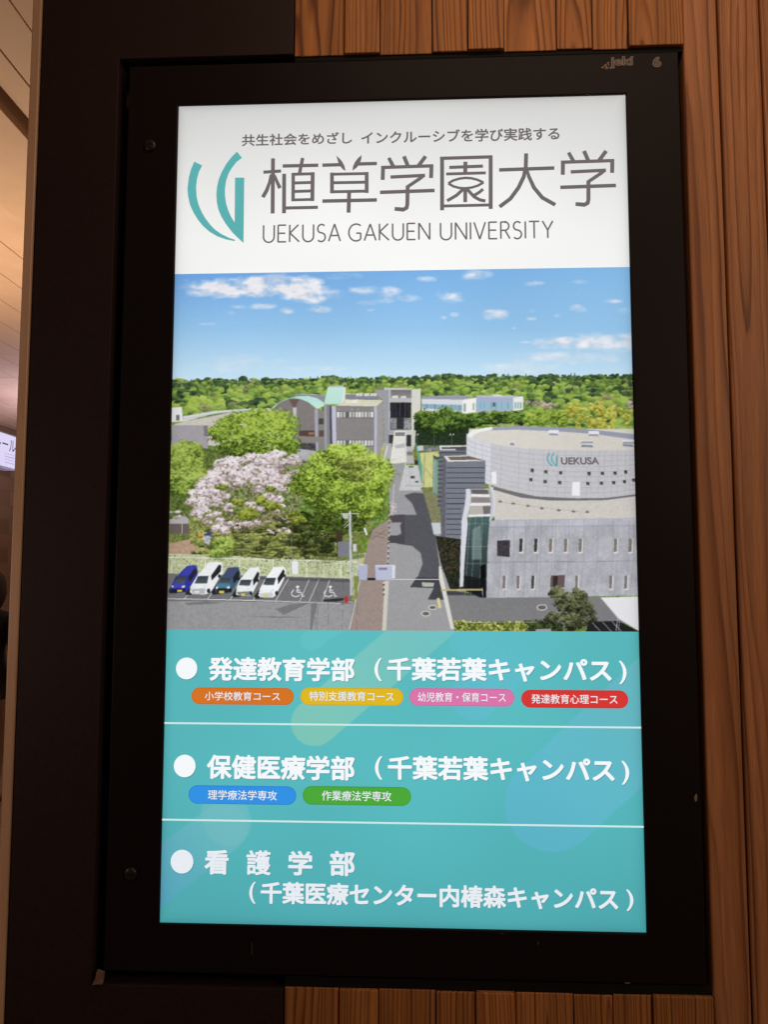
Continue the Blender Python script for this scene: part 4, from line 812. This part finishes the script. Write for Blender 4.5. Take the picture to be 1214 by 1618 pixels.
THIN = {'U': (.76, [[(0.03, 1), (0.03, .33)] + arc(.38, .32, .35, .32, 180, 360) + [(.73, .33), (.73, 1)]]), 'E': (.56, [[(.03, 0), (.03, 1)], [(.03, .985), (.55, .985)], [(.03, .515), (.50, .515)], [(.03, .015), (.56, .015)]]),
        'K': (.66, [[(.03, 0), (.03, 1)], [(.60, 1), (.05, .52), (.66, 0)]]), 'S': (.56, [arc(.29, .74, .25, .25, 40, 260, 10)[:-1] + [(.27, .5)] + arc(.27, .245, .27, .255, 78, -140, 10)]),
        'A': (.76, [[(0, 0), (.38, 1), (.76, 0)], [(.13, .33), (.63, .33)]]), 'G': (.84, [arc(.5, .5, .48, .51, 52, 308, 18) + [(.80, .10), (.80, .46)], [(.50, .46), (.81, .46)]]),
        'N': (.76, [[(.03, 0), (.03, 1), (.73, 0), (.73, 1)]]), 'I': (.06, [[(.03, 0), (.03, 1)]]), 'V': (.72, [[(0, 1), (.36, 0), (.72, 1)]]), 'T': (.66, [[(0, .985), (.66, .985)], [(.33, 1), (.33, 0)]]),
        'R': (.60, [[(.03, 0), (.03, 1)], [(.03, .985), (.30, .985)] + arc(.30, .74, .24, .245, 90, -90, 10) + [(.03, .495)], [(.30, .495), (.60, 0)]]), 'Y': (.66, [[(0, 1), (.33, .46), (.66, 1)], [(.33, .48), (.33, 0)]])}
def thin(word, xl, xr, ytop, ybot, xref):
    gap = .20; tot = sum(THIN[c][0] for c in word) + gap * (len(word) - 1)
    ym = (ytop + ybot) / 2; X0 = S(xl, ym)[0]; X1 = S(xr, ym)[0]; Z1 = S(xref, ytop)[1]; Z0 = S(xref, ybot)[1]; k = (X1 - X0) / tot; x = 0
    for c in word:
        for pts in THIN[c][1]:
            st([(a + x, b_) for a, b_ in pts], lambda a, b_: (X0 + a * k, Z0 + b_ * (Z1 - Z0)), .0025)
        x += THIN[c][0] + gap
thin('UEKUSA', 415.9, 538, 356.5, 383.6, 418); thin('GAKUEN', 551, 680, 355, 381.2, 554); thin('UNIVERSITY', 695.7, 874, 349.6, 376.6, 872)
i_.build('english_name', [M_GREY_INK], SCR)

# ---- headings in the teal field
YS.y = -.0008
def heading(name, parts, circ):
    global i_; M_WHITE_INK = globals()['M_WHITE_INK'] if circ[1] < 1300 else M_WHITE_LOW
    for k, grp in enumerate(parts):
      i_ = Ink()
      for s, xl, xr, y0, y1, xr_ in grp: i_.text(s, xl, xr, y0, y1, xref=xr_, weight=(.024 if s in ('護',) else .031) if len(s) > 1 or ord(s) > 255 else .012, y=YS.n(), mi=0, shade=1)
      i_.build('campus_lettering' if k == len(parts) - 1 else name, [M_WHITE_INK, M_SHADE_INK], SCR)
    i_ = Ink(); i_.disc(circ[0] + .9, circ[1] + 1.3, circ[2] * PXM, -.0007, 1); i_.disc(*circ[:2], circ[2] * PXM, -.0010, 0)
    i_.build('bullet', [M_WHITE_INK, M_SHADE_INK], SCR)
heading('faculty_heading', [[('発達教育学部', 329.7, 560.6, 1037.5, 1075.5, 340)], [('(', 592, 603.4, 1039.8, 1076, 597), ('千葉若葉キャンパス', 612, 966.7, 1038.5, 1076, 660), (')', 978.7, 990.6, 1044, 1081, 985)]], (295, 1056, 16.8))
heading('faculty_heading', [[('保健医療学部', 327, 560.6, 1191.7, 1230.6, 340)], [('(', 592.8, 604.3, 1194.6, 1231.6, 597), ('千葉若葉キャンパス', 613, 971.5, 1194.0, 1232.5, 660), (')', 982.7, 994.8, 1202, 1239.6, 989)]], (292, 1210, 17))
heading('faculty_heading', [[('看', 323.3, 361.5, 1342.5, 1381.5, 340)], [('護', 389.5, 428, 1343, 1382.5, 405)], [('学', 455.5, 494, 1344, 1383, 475)], [('部', 521, 561, 1344, 1384, 540)], [('(', 394, 404, 1393, 1427.5, 400), ('千葉医療センター内椿森キャンパス', 412, 977, 1393.5, 1429, 480), (')', 990, 1001.5, 1405, 1439, 995)]], (287.7, 1361, 17.6))
for (yl, xl, yr, xr) in ((1142.3, 258, 1149.5, 1014), (1295, 255, 1306, 1019)):
    z = (S(xl, yl)[1] + S(xr, yr)[1]) / 2
    i_ = Ink(); i_.add([(XL + .0002, z - .0013), (XR - .0002, z - .0013), (XR - .0002, z + .0013), (XL + .0002, z + .0013)], [[0, 1, 2, 3]], -.0006); i_.build('rule', [M_LINE], SCR)
badges = [('小学校教育コース', (216, 116, 38), 302.4, 464.6, 1085.7, 1112.7, 323.9, 442.7, 1092.4, 1106.3), ('特別支援教育コース', (226, 186, 36), 474.5, 637.7, 1086, 1113.7, 489.3, 622.6, 1092, 1107),
          ('幼児教育・保育コース', (222, 118, 174), 647.3, 813.1, 1087, 1115, 660.5, 799.6, 1093.4, 1108.5), ('発達教育心理コース', (218, 56, 52), 824, 993.3, 1089.6, 1118, 839.8, 976, 1096.4, 1111.4),
          ('理学療法学専攻', (52, 146, 230), 297.9, 468.4, 1240.2, 1269.5, 328.7, 437.9, 1247.6, 1263), ('作業療法学専攻', (76, 170, 58), 478.4, 649.9, 1241.4, 1271, 508.9, 618.8, 1248.6, 1264.5)]
for s, c, x0, x1, y0, y1, tx0, tx1, ty0, ty1 in badges:
    i_ = Ink(); i_.pill(x0, x1, y0, y1, -.0007, 1); i_.pill(x0, x1, y0, y1, -.0009, 0, inset=.0011)
    o = i_.build('course_badge', [emit('badge_colour', srgb(*c)), emit('badge_rim', srgb(*[v * .9 for v in c]))], SCR)
    i_ = Ink(); i_.text(s, tx0, tx1, ty0, ty1, xref=tx0 + 4, weight=.008, y=-.0013, mi=0, shade=1, off=(.0004, -.0006))
    i_.build('badge_lettering', [emit('badge_letters', srgb(240, 244, 248)), emit('badge_letters_shade', srgb(*[v * .78 for v in c]))], SCR)
# the name on the round hall in the picture
i_ = Ink(); hall = lambda x, y: S(630 + x / 3.195, 690 + y / 3.195)
i_.text('UEKUSA', 630 + 820 / 3.195, 630 + 1012 / 3.195, 690 + 104 / 3.195, 690 + 141 / 3.195, weight=.03, y=-.0008, mi=0, shade=1, off=(.0006, -.0006)); i_.build('hall_lettering', [emit('hall_letters', srgb(118, 112, 116)), emit('hall_letters_shade', srgb(148, 146, 152))], SCR)

# cover glass in front of the panel
m, nt, out = new_mat('cover_glass'); L = nt.links
tr = N(nt, 'ShaderNodeBsdfTransparent'); gl = N(nt, 'ShaderNodeBsdfGlossy'); gl.inputs['Roughness'].default_value = .06; gl.inputs['Color'].default_value = (.8, .8, .8, 1)
fr_ = N(nt, 'ShaderNodeFresnel'); fr_.inputs['IOR'].default_value = 1.35; mx = N(nt, 'ShaderNodeMixShader')
L.new(fr_.outputs[0], mx.inputs[0]); L.new(tr.outputs[0], mx.inputs[1]); L.new(gl.outputs[0], mx.inputs[2]); L.new(mx.outputs[0], out.inputs[0])
g = MB(); g.v = [(XL + .0003, -.0022, ZB + .0003), (XR - .0003, -.0022, ZB + .0003), (XR - .0003, -.0022, ZT - .0003), (XL + .0003, -.0022, ZT - .0003)]; g.f = [[0, 1, 2, 3]]; g.mi = [0]
g.build('cover_glass', m, DISP)

# slotted screws on the left rail of the frame, each slightly proud
def screw(px, py, ang):
    c = at(px, py, YF); bm = bmesh.new(); r = .0092
    prof = [(0, -.0052), (.45, -.0052), (.80, -.0044), (.97, -.003), (1.0, -.0012), (1.0, .0008)]
    rings = []
    for k, (q, y) in enumerate(prof):
        if q == 0: continue
        rings.append([bm.verts.new((r * q * math.cos(2 * math.pi * i / 28), y, r * q * math.sin(2 * math.pi * i / 28))) for i in range(28)])
    bm.faces.new(rings[0])
    for a, c_ in zip(rings, rings[1:]):
        for i in range(28): bm.faces.new((a[i], a[(i + 1) % 28], c_[(i + 1) % 28], c_[i]))
    mb = MB(); mb.add_bm(bm)
    mb.v = [(x + c.x, y + YF, z + c.z) for x, y, z in mb.v]
    o = mb.build('screw', M_STEEL, DISP)
    sl = MB(); sl.box(-.0066, .0066, -.00545, -.0050, -.0009, .0009)
    ca, sa = math.cos(ang), math.sin(ang)
    sl.v = [(x * ca - z * sa + c.x, y + YF, x * sa + z * ca + c.z) for x, y, z in sl.v]
    s = sl.build('slot', M_DARK, o)
    for p in o.data.polygons: p.use_smooth = True
screw(237.5, 230.5, .05); screw(207, 1380, .3)

# outlined maker's mark and panel number near the top right corner
M_MARK = principled('mark_outline', (.20, .14, .12), rough=.6, scale=900, var=.4); M_MARKIN = principled('mark_inside', (.02, .014, .013), rough=.5)
for s, x0, x1, y0, y1 in (('jekí', 964.5, 1002.5, 89.5, 107.5), ('6', 1031.5, 1046, 89.8, 106)):
    i_ = Ink(); v, f = glyphs(s); WM = .05; lo, hi = v.min(0) - WM, v.max(0) + WM
    a = at(x0, y0, YF); b2 = at(x1, y1, YF); kx = (b2.x - a.x) / (hi[0] - lo[0]); kz = (a.z - b2.z) / (hi[1] - lo[1])
    p = np.stack([a.x + (v[:, 0] - lo[0]) * kx, b2.z + (v[:, 1] - lo[1]) * kz], 1)
    for w, dy, mi in ((WM, -.00015, 0), (.0, -.0003, 1)):
        for k in range(13):
            d = np.array([0, 0]) if k == 12 else np.array([math.cos(math.pi * k / 6) * w * kx, math.sin(math.pi * k / 6) * w * kz])
            i_.add(p + d, f, YF + dy - k * .000003, mi)
    i_.build('maker_mark' if s != '6' else 'panel_number', [M_MARK, M_MARKIN], DISP)
i_ = Ink(); rr = random.Random(4)
for k in range(26):                                   # half-scraped old sticker left of it
    x = rr.uniform(952, 972); y = rr.uniform(98, 109); y = max(y, 109 - (x - 950) * .9); w = rr.uniform(.6, 2.2); h = rr.uniform(.5, 1.4); t = rr.uniform(-.6, .6)
    pts = []
    for a_ in (0, 1.3, 2.6, 3.7, 5.2):
        p = at(x + w * math.cos(a_ + t), y + h * math.sin(a_ + t), YF); pts.append((p.x, p.z))
    i_.add(pts, [[0, 1, 2, 3, 4]], YF - .00012 - k * .000004)
i_.build('sticker_residue', [M_CHIP], DISP)
# chips in the black paint
def chip(name, pts, y, mat, parent, th=.0006):
    mb = MB(); mb.prism([(at(px, py, y).x, at(px, py, y).z) for px, py in pts], y - th, y + .0002); return mb.build(name, mat, parent)
chip('paint_chip', [(1100.6, 1254), (1102.2, 1256), (1102.3, 1262), (1101.4, 1266), (1099.2, 1266), (1097.6, 1262), (1098.6, 1257)], YF, M_CHIP, DISP)
chip('paint_chip', [(988, 1552.4), (996, 1552.8), (995.5, 1554), (989, 1553.6)], YF, M_CHIP, DISP)
chip('paint_chip', [(397.5, 1489), (398.8, 1489), (398.4, 1497), (399, 1507), (397.9, 1510), (397.4, 1500)], YF, principled('scratch', (.05, .045, .045), rough=.6), DISP, th=.0002)
for p in ([(790, 1474.5), (797, 1474.6), (797, 1475.6), (791, 1475.4)], [(850, 1487), (852, 1488), (851, 1494), (850, 1492)]): chip('paint_chip', p, YF, principled('scratch', (.05, .045, .045), rough=.6), DISP, th=.0002)

# ================================================================ the wall round it
YW = -0.001                                         # face of the cladding; planks stand a few mm proud of one another
WALL = thing('wooden_wall', (0.5, 0.1, 0), 'reddish cedar plank cladding and wide vertical boards surrounding the display', 'wall')
WTOP = CEIL
rnd = random.Random(7)
def grain_fn(cx, seed, flatsawn):
    r = random.Random(seed); ox = r.uniform(-.03, .03); d0 = r.uniform(.006, .03) if flatsawn else r.uniform(.09, .16); tx = r.uniform(-.02, .02); ty = r.uniform(.012, .03) * r.choice((-1, 1)) if flatsawn else r.uniform(-.01, .01); oz = r.uniform(0, 40)
    if not flatsawn: ox = r.choice((-1, 1)) * r.uniform(.05, .12)
    return lambda v: (v.x - cx + ox + tx * (v.z - 1.6), v.y + d0 + ty * (v.z - 1.6) + .02 * 0, v.z + oz)
px_top = [465.2, 543.8, 600, 683, 739, 796, 880, 935.5, 993.5, 1079.6]
px_bot = [448.8, 537.4, 599, 689.8, 752.4, 815.1, 906.3, 969.9, 1031.7, 1127]
proud = [0, .0040, 0, .0026, .0058, 0, .0012, 0.0002, .0050]
top_y = [88, 83, 85.5, 80.7, 76.5, 80.4, 76.5, 77.6, 70.4]
bot_y = [1560.4, 1564.4, 1563.5, 1568, 1569.7, 1569, 1572.6, 1572, 1575.4]
flat = [False, True, True, False, False, True, True, False, True]
xs = [(at(px_top[i], 82, YW).x + at(px_bot[i], 1566, YW).x) / 2 for i in range(10)]
upper, lower = MB(), MB(); tones_u, tones_l = [], []
for i in range(9):
    yf = YW - proud[i]; x0, x1 = xs[i] + .0006, xs[i + 1] - .0006
    zt = at((px_top[i] + px_top[i + 1]) / 2, top_y[i], yf).z; zb = at((px_bot[i] + px_bot[i + 1]) / 2, bot_y[i], yf).z
    gf = grain_fn((x0 + x1) / 2, 30 + i, flat[i]); tone = (1.0, 1.08, .93, 1.0, 1.10, 1.12, .94, .98, .92)[i]
    n0 = len(upper.v); upper.box(x0, x1, yf, .001, zt, WTOP, bev=.0013, grain=gf); tones_u += [tone] * (len(upper.v) - n0)
    n0 = len(lower.v); lower.box(x0, x1, yf, .001, 0.0, zb, bev=.0013, grain=gf); tones_l += [tone * .97] * (len(lower.v) - n0)
def set_tone(o, t):
    a = o.data.attributes.new('tone', 'FLOAT', 'POINT'); a.data.foreach_set('value', np.array(t, np.float32))
set_tone(upper.build('upper_cladding', M_WOOD, WALL, grain=True), tones_u); set_tone(lower.build('lower_cladding', M_WOOD, WALL, grain=True), tones_l)
nx1_ = xs[9]
# wide boards at the right, each with a soft arris
ax0 = xs[9] + .001; ax1 = (at(1137, 90, YW).x + at(1190, 1600, YW).x) / 2; bx1 = at(1199.5, 30, YW).x
for k, (x0, x1, yf, fl, tone) in enumerate(((ax0, ax1 - .0012, YW - .0005, False, 1.0), (ax1 + .0012, bx1, YW - .0020, True, .96), (bx1 + .006, bx1 + .16, YW + .006, True, .9), (bx1 + .163, bx1 + .30, YW, False, 1.0))):
    mb = MB(); mb.box(x0, x1, yf, .03, 0.0, WTOP, bev=.0035, grain=grain_fn((x0 + x1) / 2, 80 + k, fl), seg=3)
    set_tone(mb.build('wide_board', M_BOARD, WALL, grain=True), [tone] * len(mb.v))
rv = MB(); rv.box(xs[0] + .001, nx1_ - .0005, .0013, .03, dz1 + .0035, dz1 + .06); rv.box(xs[0] + .001, nx1_ - .0005, .0013, .03, dz0 - .07, dz0 - .0035); rv.build('dark_gap_strip', M_DARK, WALL)  # black strips added to keep the gaps at the plank ends dark
# dark lining of the niche and the wall behind
nx0 = (at(187, 94, YW).x + at(147, 1556, YW).x) / 2; nx1 = xs[9]
nz1 = ZC + .75; nz0 = ZC - .75
core = MB(); core.box(nx0 - .13, bx1 + .30, .090, .30, 0, WTOP); core.build('backing', M_WALLCORE, WALL)
lin_ = MB(); lin_.box(xs[0], nx1, .0013, .081, dz1 + .0605, WTOP); lin_.box(xs[0], nx1, .0013, .081, 0, dz0 - .0705); lin_.box(nx0 - .004, nx1 + .004, .082, .088, dz0 - .05, dz1 + .05); lin_.build('niche_lining', M_DARK, WALL)

# black painted panel that wraps the left side
PANEL = thing('black_panel', (nx0 - .06, 0.03, 0), 'matte black painted panel on the left, wrapping round the edge of the display niche', 'wall panel')
plx = (at(68, 10, YW).x + at(8, 1560, YW).x) / 2 + .002
zt_ = (at(187, 94, YW).z + at(465, 87, YW).z) / 2; zb_ = (at(147, 1556, YW).z + at(447, 1560, YW).z) / 2
pb = MB(); pb.prism([(plx, 0), (xs[0] - .0012, 0), (xs[0] - .0012, zb_), (nx0, zb_), (nx0, zt_), (xs[0] - .0012, zt_), (xs[0] - .0012, WTOP), (plx, WTOP)], YW - .002, .03, bev=.0012)
pb.build('face', M_BLACK, PANEL)
chip('plaster_chip', [(155, 1531), (160, 1533), (165.5, 1535), (164.5, 1545), (163, 1553), (155, 1553), (147, 1554), (149, 1549), (152, 1545), (153, 1538)], -.004, M_PLASTER, PANEL, th=.004)
# tan post at the outer corner
POST = MB(); tx1 = plx - .0030; tx0 = tx1 - .0140
POST.box(tx0, tx1, YW - .004, .30, 0, WTOP, bev=.0022, seg=3)
tag(POST.build('corner_post', M_TRIM), 'slim tan wooden corner post along the outer edge of the black panel', 'post')

# ================================================================ what is seen past the corner: concourse ceiling, side wall, lit sign
fl_ = MB(); fl_.box(-6, 3, -3, 12, -.1, 0); structure(fl_.build('floor', M_FLOOR), 'warm tan tiled concourse floor', 'floor')
cl = MB(); XE = -3.55
edges = [1.3]
x = 1.3
bx = [-.868, -.974]
c_x = [2.0, 1.0, 0.2, -.4, -.866, -.973]
for a, b_ in zip(c_x, c_x[1:]): cl.box(b_ + .0012, a - .0012, -1.0, 9, CEIL, CEIL + .05, bev=.002)
cl.box(-1.048, -.9755, -1.0, 9, CEIL, CEIL + .05, bev=.002)
cl.box(-1.36, -1.075, -1.0, 3.55, CEIL - .03, CEIL + .05, bev=.002)
xx_ = -1.385
while xx_ > XE:
    for y0, y1 in ((-1.0, 3.1), (3.104, 3.62), (3.624, 4.85), (4.854, 9)): cl.box(xx_ - .168, xx_ - .002, y0, y1, CEIL, CEIL + .05, bev=.002)
    xx_ -= .17
structure(cl.build('ceiling', M_CEIL), 'warm beige boarded ceiling with fine joints', 'ceiling')
cs = MB(); cs.box(XE - 1, 2.0, -1.0, 9, CEIL + .055, CEIL + .10); structure(cs.build('ceiling_void', principled('void_dark', (.06, .035, .025), rough=.9)), 'dark void above the ceiling joints', 'ceiling')
# side wall clad in wood blocks
m, nt, out = new_mat('wood_blocks'); L = nt.links
p = N(nt, 'ShaderNodeBsdfPrincipled'); L.new(p.outputs[0], out.inputs[0]); p.inputs['Roughness'].default_value = .6
tc = N(nt, 'ShaderNodeTexCoord'); mp = N(nt, 'ShaderNodeMapping'); mp.inputs['Rotation'].default_value = (math.radians(90), 0, math.radians(90)); L.new(tc.outputs['Object'], mp.inputs[0])
sx = N(nt, 'ShaderNodeSeparateXYZ'); L.new(tc.outputs['Object'], sx.inputs[0]); cb_ = N(nt, 'ShaderNodeCombineXYZ'); L.new(sx.outputs['Y'], cb_.inputs[0]); L.new(sx.outputs['Z'], cb_.inputs[1])
bt = N(nt, 'ShaderNodeTexBrick'); bt.inputs['Color1'].default_value = (.13, .075, .046, 1); bt.inputs['Color2'].default_value = (.22, .13, .08, 1); bt.inputs['Mortar'].default_value = (.085, .05, .03, 1); bt.inputs['Scale'].default_value = 1; bt.inputs['Mortar Size'].default_value = .0015; bt.inputs['Brick Width'].default_value = 1.35; bt.inputs['Row Height'].default_value = .125
L.new(cb_.outputs[0], bt.inputs['Vector']); L.new(bt.outputs['Color'], p.inputs['Base Color'])
sw = MB(); sw.box(XE - .2, XE, .5, 12, 0, CEIL - .32); sw.box(XE - .2, XE + .02, .5, 12, CEIL - .31, CEIL - .004)
tag(sw.build('block_wall', m), 'distant side wall clad in staggered brown wood blocks', 'wall')
cv = MB()
for z in (CEIL - .10, CEIL - .145, CEIL - .235, CEIL - .26): cv.box(XE + .021, XE + .05, .5, 12, z, z + .016, bev=.003)
tag(cv.build('wall_moulding', M_COVE), 'pale horizontal mouldings along the top of the block wall above the lit sign', 'moulding')
# hanging lit sign: white face with black lettering, its edge towards us
XS = -2.93
s0 = atx(24, 691, XS); s1 = atx(23, 741, XS); zs1 = atx(24, 691, XS).z; zs0 = atx(23, 741, XS).z; ye = s0.y
ZS1, ZS0 = zs1, zs0
SIGN = thing('hanging_sign', (XS, ye - .7, ZS1), 'white backlit hanging direction sign with black lettering at the far left', 'sign')
hb = MB(); hb.box(XS - .09, XS - .001, ye - 1.5, ye + .012, ZS0 - .012, ZS1 + .012, bev=.003); hb.build('housing', principled('sign_grey', (.12, .11, .12), rough=.4), SIGN)
fb = MB(); fb.box(XS - .0005, XS + .003, ye - 1.48, ye, ZS0, ZS1); fb.build('lit_face', emit('sign_white', srgb(222, 214, 246)), SIGN)
for yy_ in (ye - 1.2, ye - .25):
    rb = MB(); rb.box(XS - .055, XS - .035, yy_, yy_ + .02, ZS1 + .01, CEIL - .005); rb.build('hanger', principled('hanger_grey', (.12, .11, .12), rough=.4), SIGN)
def sign_text(s, y0, y1, z0, z1, w, mat, name):
    v, f = glyphs(s, w); lo, hi = v.min(0), v.max(0); p = (v - lo) / (hi - lo)
    me = pydata(name, [(XS + .005, y0 + a * (y1 - y0), z0 + b_ * (z1 - z0)) for a, b_ in p], f); link(name, me, mat, SIGN)
hgt = ZS1 - ZS0
M_SIGNINK = principled('sign_ink', (.012, .010, .018), rough=.5); M_SIGNGREY = principled('sign_small_ink', (.22, .2, .28), rough=.5)
ya = atx(23.3, 700, XS).y; yb = atx(-6, 690, XS).y
sign_text('レール', ya - (ya - yb) * 1.06, ya, ZS0 + hgt * .50, ZS0 + hgt * .86, .004, M_SIGNINK, 'lettering')
yl = atx(6, 720, XS).y; yr_ = atx(21.5, 720, XS).y
for k in range(4):
    sign_text(['ーーーーーーー', '――――――――', 'ーーーーーーー', '――――――――'][k], yl, yr_, ZS0 + hgt * (.39 - k * .09), ZS0 + hgt * (.415 - k * .09), .0, M_SIGNGREY, 'small_lettering')

# ================================================================ passer-by, mostly hidden by the corner post
PERS_D = 5.0
def person(base, facing):
    V = [((0, 0, .92), .135), ((0, 0, 1.08), .125), ((0, .0, 1.24), .15), ((0, 0, 1.36), .14), ((0, 0, 1.43), .055), ((0, .015, 1.50), .058), ((0, .02, 1.575), .088), ((0, .015, 1.63), .075),
         ((.17, 0, 1.365), .062), ((.215, -.01, 1.12), .048), ((.20, .07, .90), .036), ((.195, .10, .82), .034), ((-.17, 0, 1.365), .062), ((-.215, -.01, 1.12), .048), ((-.20, .07, .90), .036), ((-.195, .10, .82), .034),
         ((.09, 0, .84), .098), ((.095, .01, .48), .062), ((.095, -.02, .10), .042), ((.095, .10, .04), .035), ((-.09, 0, .84), .098), ((-.095, .01, .48), .062), ((-.095, -.02, .10), .042), ((-.095, .10, .04), .035)]
    E = [(0, 1), (1, 2), (2, 3), (3, 4), (4, 5), (5, 6), (6, 7), (3, 8), (8, 9), (9, 10), (10, 11), (3, 12), (12, 13), (13, 14), (14, 15), (0, 16), (16, 17), (17, 18), (18, 19), (0, 20), (20, 21), (21, 22), (22, 23)]
    me = bpy.data.meshes.new('person'); me.from_pydata([v for v, r in V], E, []); o = bpy.data.objects.new('person', me); COL.objects.link(o)
    sk = o.modifiers.new('skin', 'SKIN')
    for i, (v, r) in enumerate(V): me.skin_vertices[0].data[i].radius = (r, r * (.8 if i < 4 else 1))
    me.skin_vertices[0].data[0].use_root = True
    ss = o.modifiers.new('sub', 'SUBSURF'); ss.levels = 2; ss.render_levels = 2
    dg = bpy.context.evaluated_depsgraph_get(); dg.update(); new = bpy.data.meshes.new_from_object(o.evaluated_get(dg))
    bpy.data.objects.remove(o)
    return new
pm = person(None, 0)
skin = principled('skin_tone', (.42, .24, .16), rough=.5, scale=30, var=.06); coat = principled('black_cloth', (.010, .010, .012), rough=.9, scale=300, var=.3); trou = principled('tan_trousers', (.22, .14, .09), rough=.9, scale=300, var=.3)
pm.materials.clear()
PB = at(-16, 905, PERS_D - 1.1)
base = Vector((PB.x, PB.y, 0))
po = link('person', pm, [skin, coat, trou])
for pgn in pm.polygons:
    z = sum(pm.vertices[i].co.z for i in pgn.vertices) / len(pgn.vertices); xa = abs(pgn.center.x)
    pgn.material_index = 0 if z > 1.44 or (z < .85 and xa > .16 and pgn.center.y > .05) else (1 if z > .80 else 2); pgn.use_smooth = True
po.location = base; po.rotation_euler = (0, 0, math.radians(0))
tag(po, 'person in a black jacket, mostly out of view behind the corner post', 'person')
po.matrix_world = Matrix.Translation(base) @ Matrix.Scale(.905, 4)
hb_ = bmesh.new(); bmesh.ops.create_uvsphere(hb_, u_segments=24, v_segments=16, radius=1)
for v in hb_.verts:
    c = v.co.copy(); c.x *= .104; c.y *= .108; c.z *= .125
    if c.z < -.02: c.x *= 1.08; c.z *= 1.6
    if c.y > .055 and c.z < .06: c.y = .055
    v.co = Vector((c.x * .93 + base.x, c.y * .93 + base.y + .012, c.z * .95 + 1.60 * .905))
hm = MB(); hm.add_bm(hb_); ho = hm.build('hair', principled('dark_brown_hair', (.022, .009, .006), rough=.85, scale=180, var=.4, stretch=(1, 1, .15)), po)
for pgn in ho.data.polygons: pgn.use_smooth = True
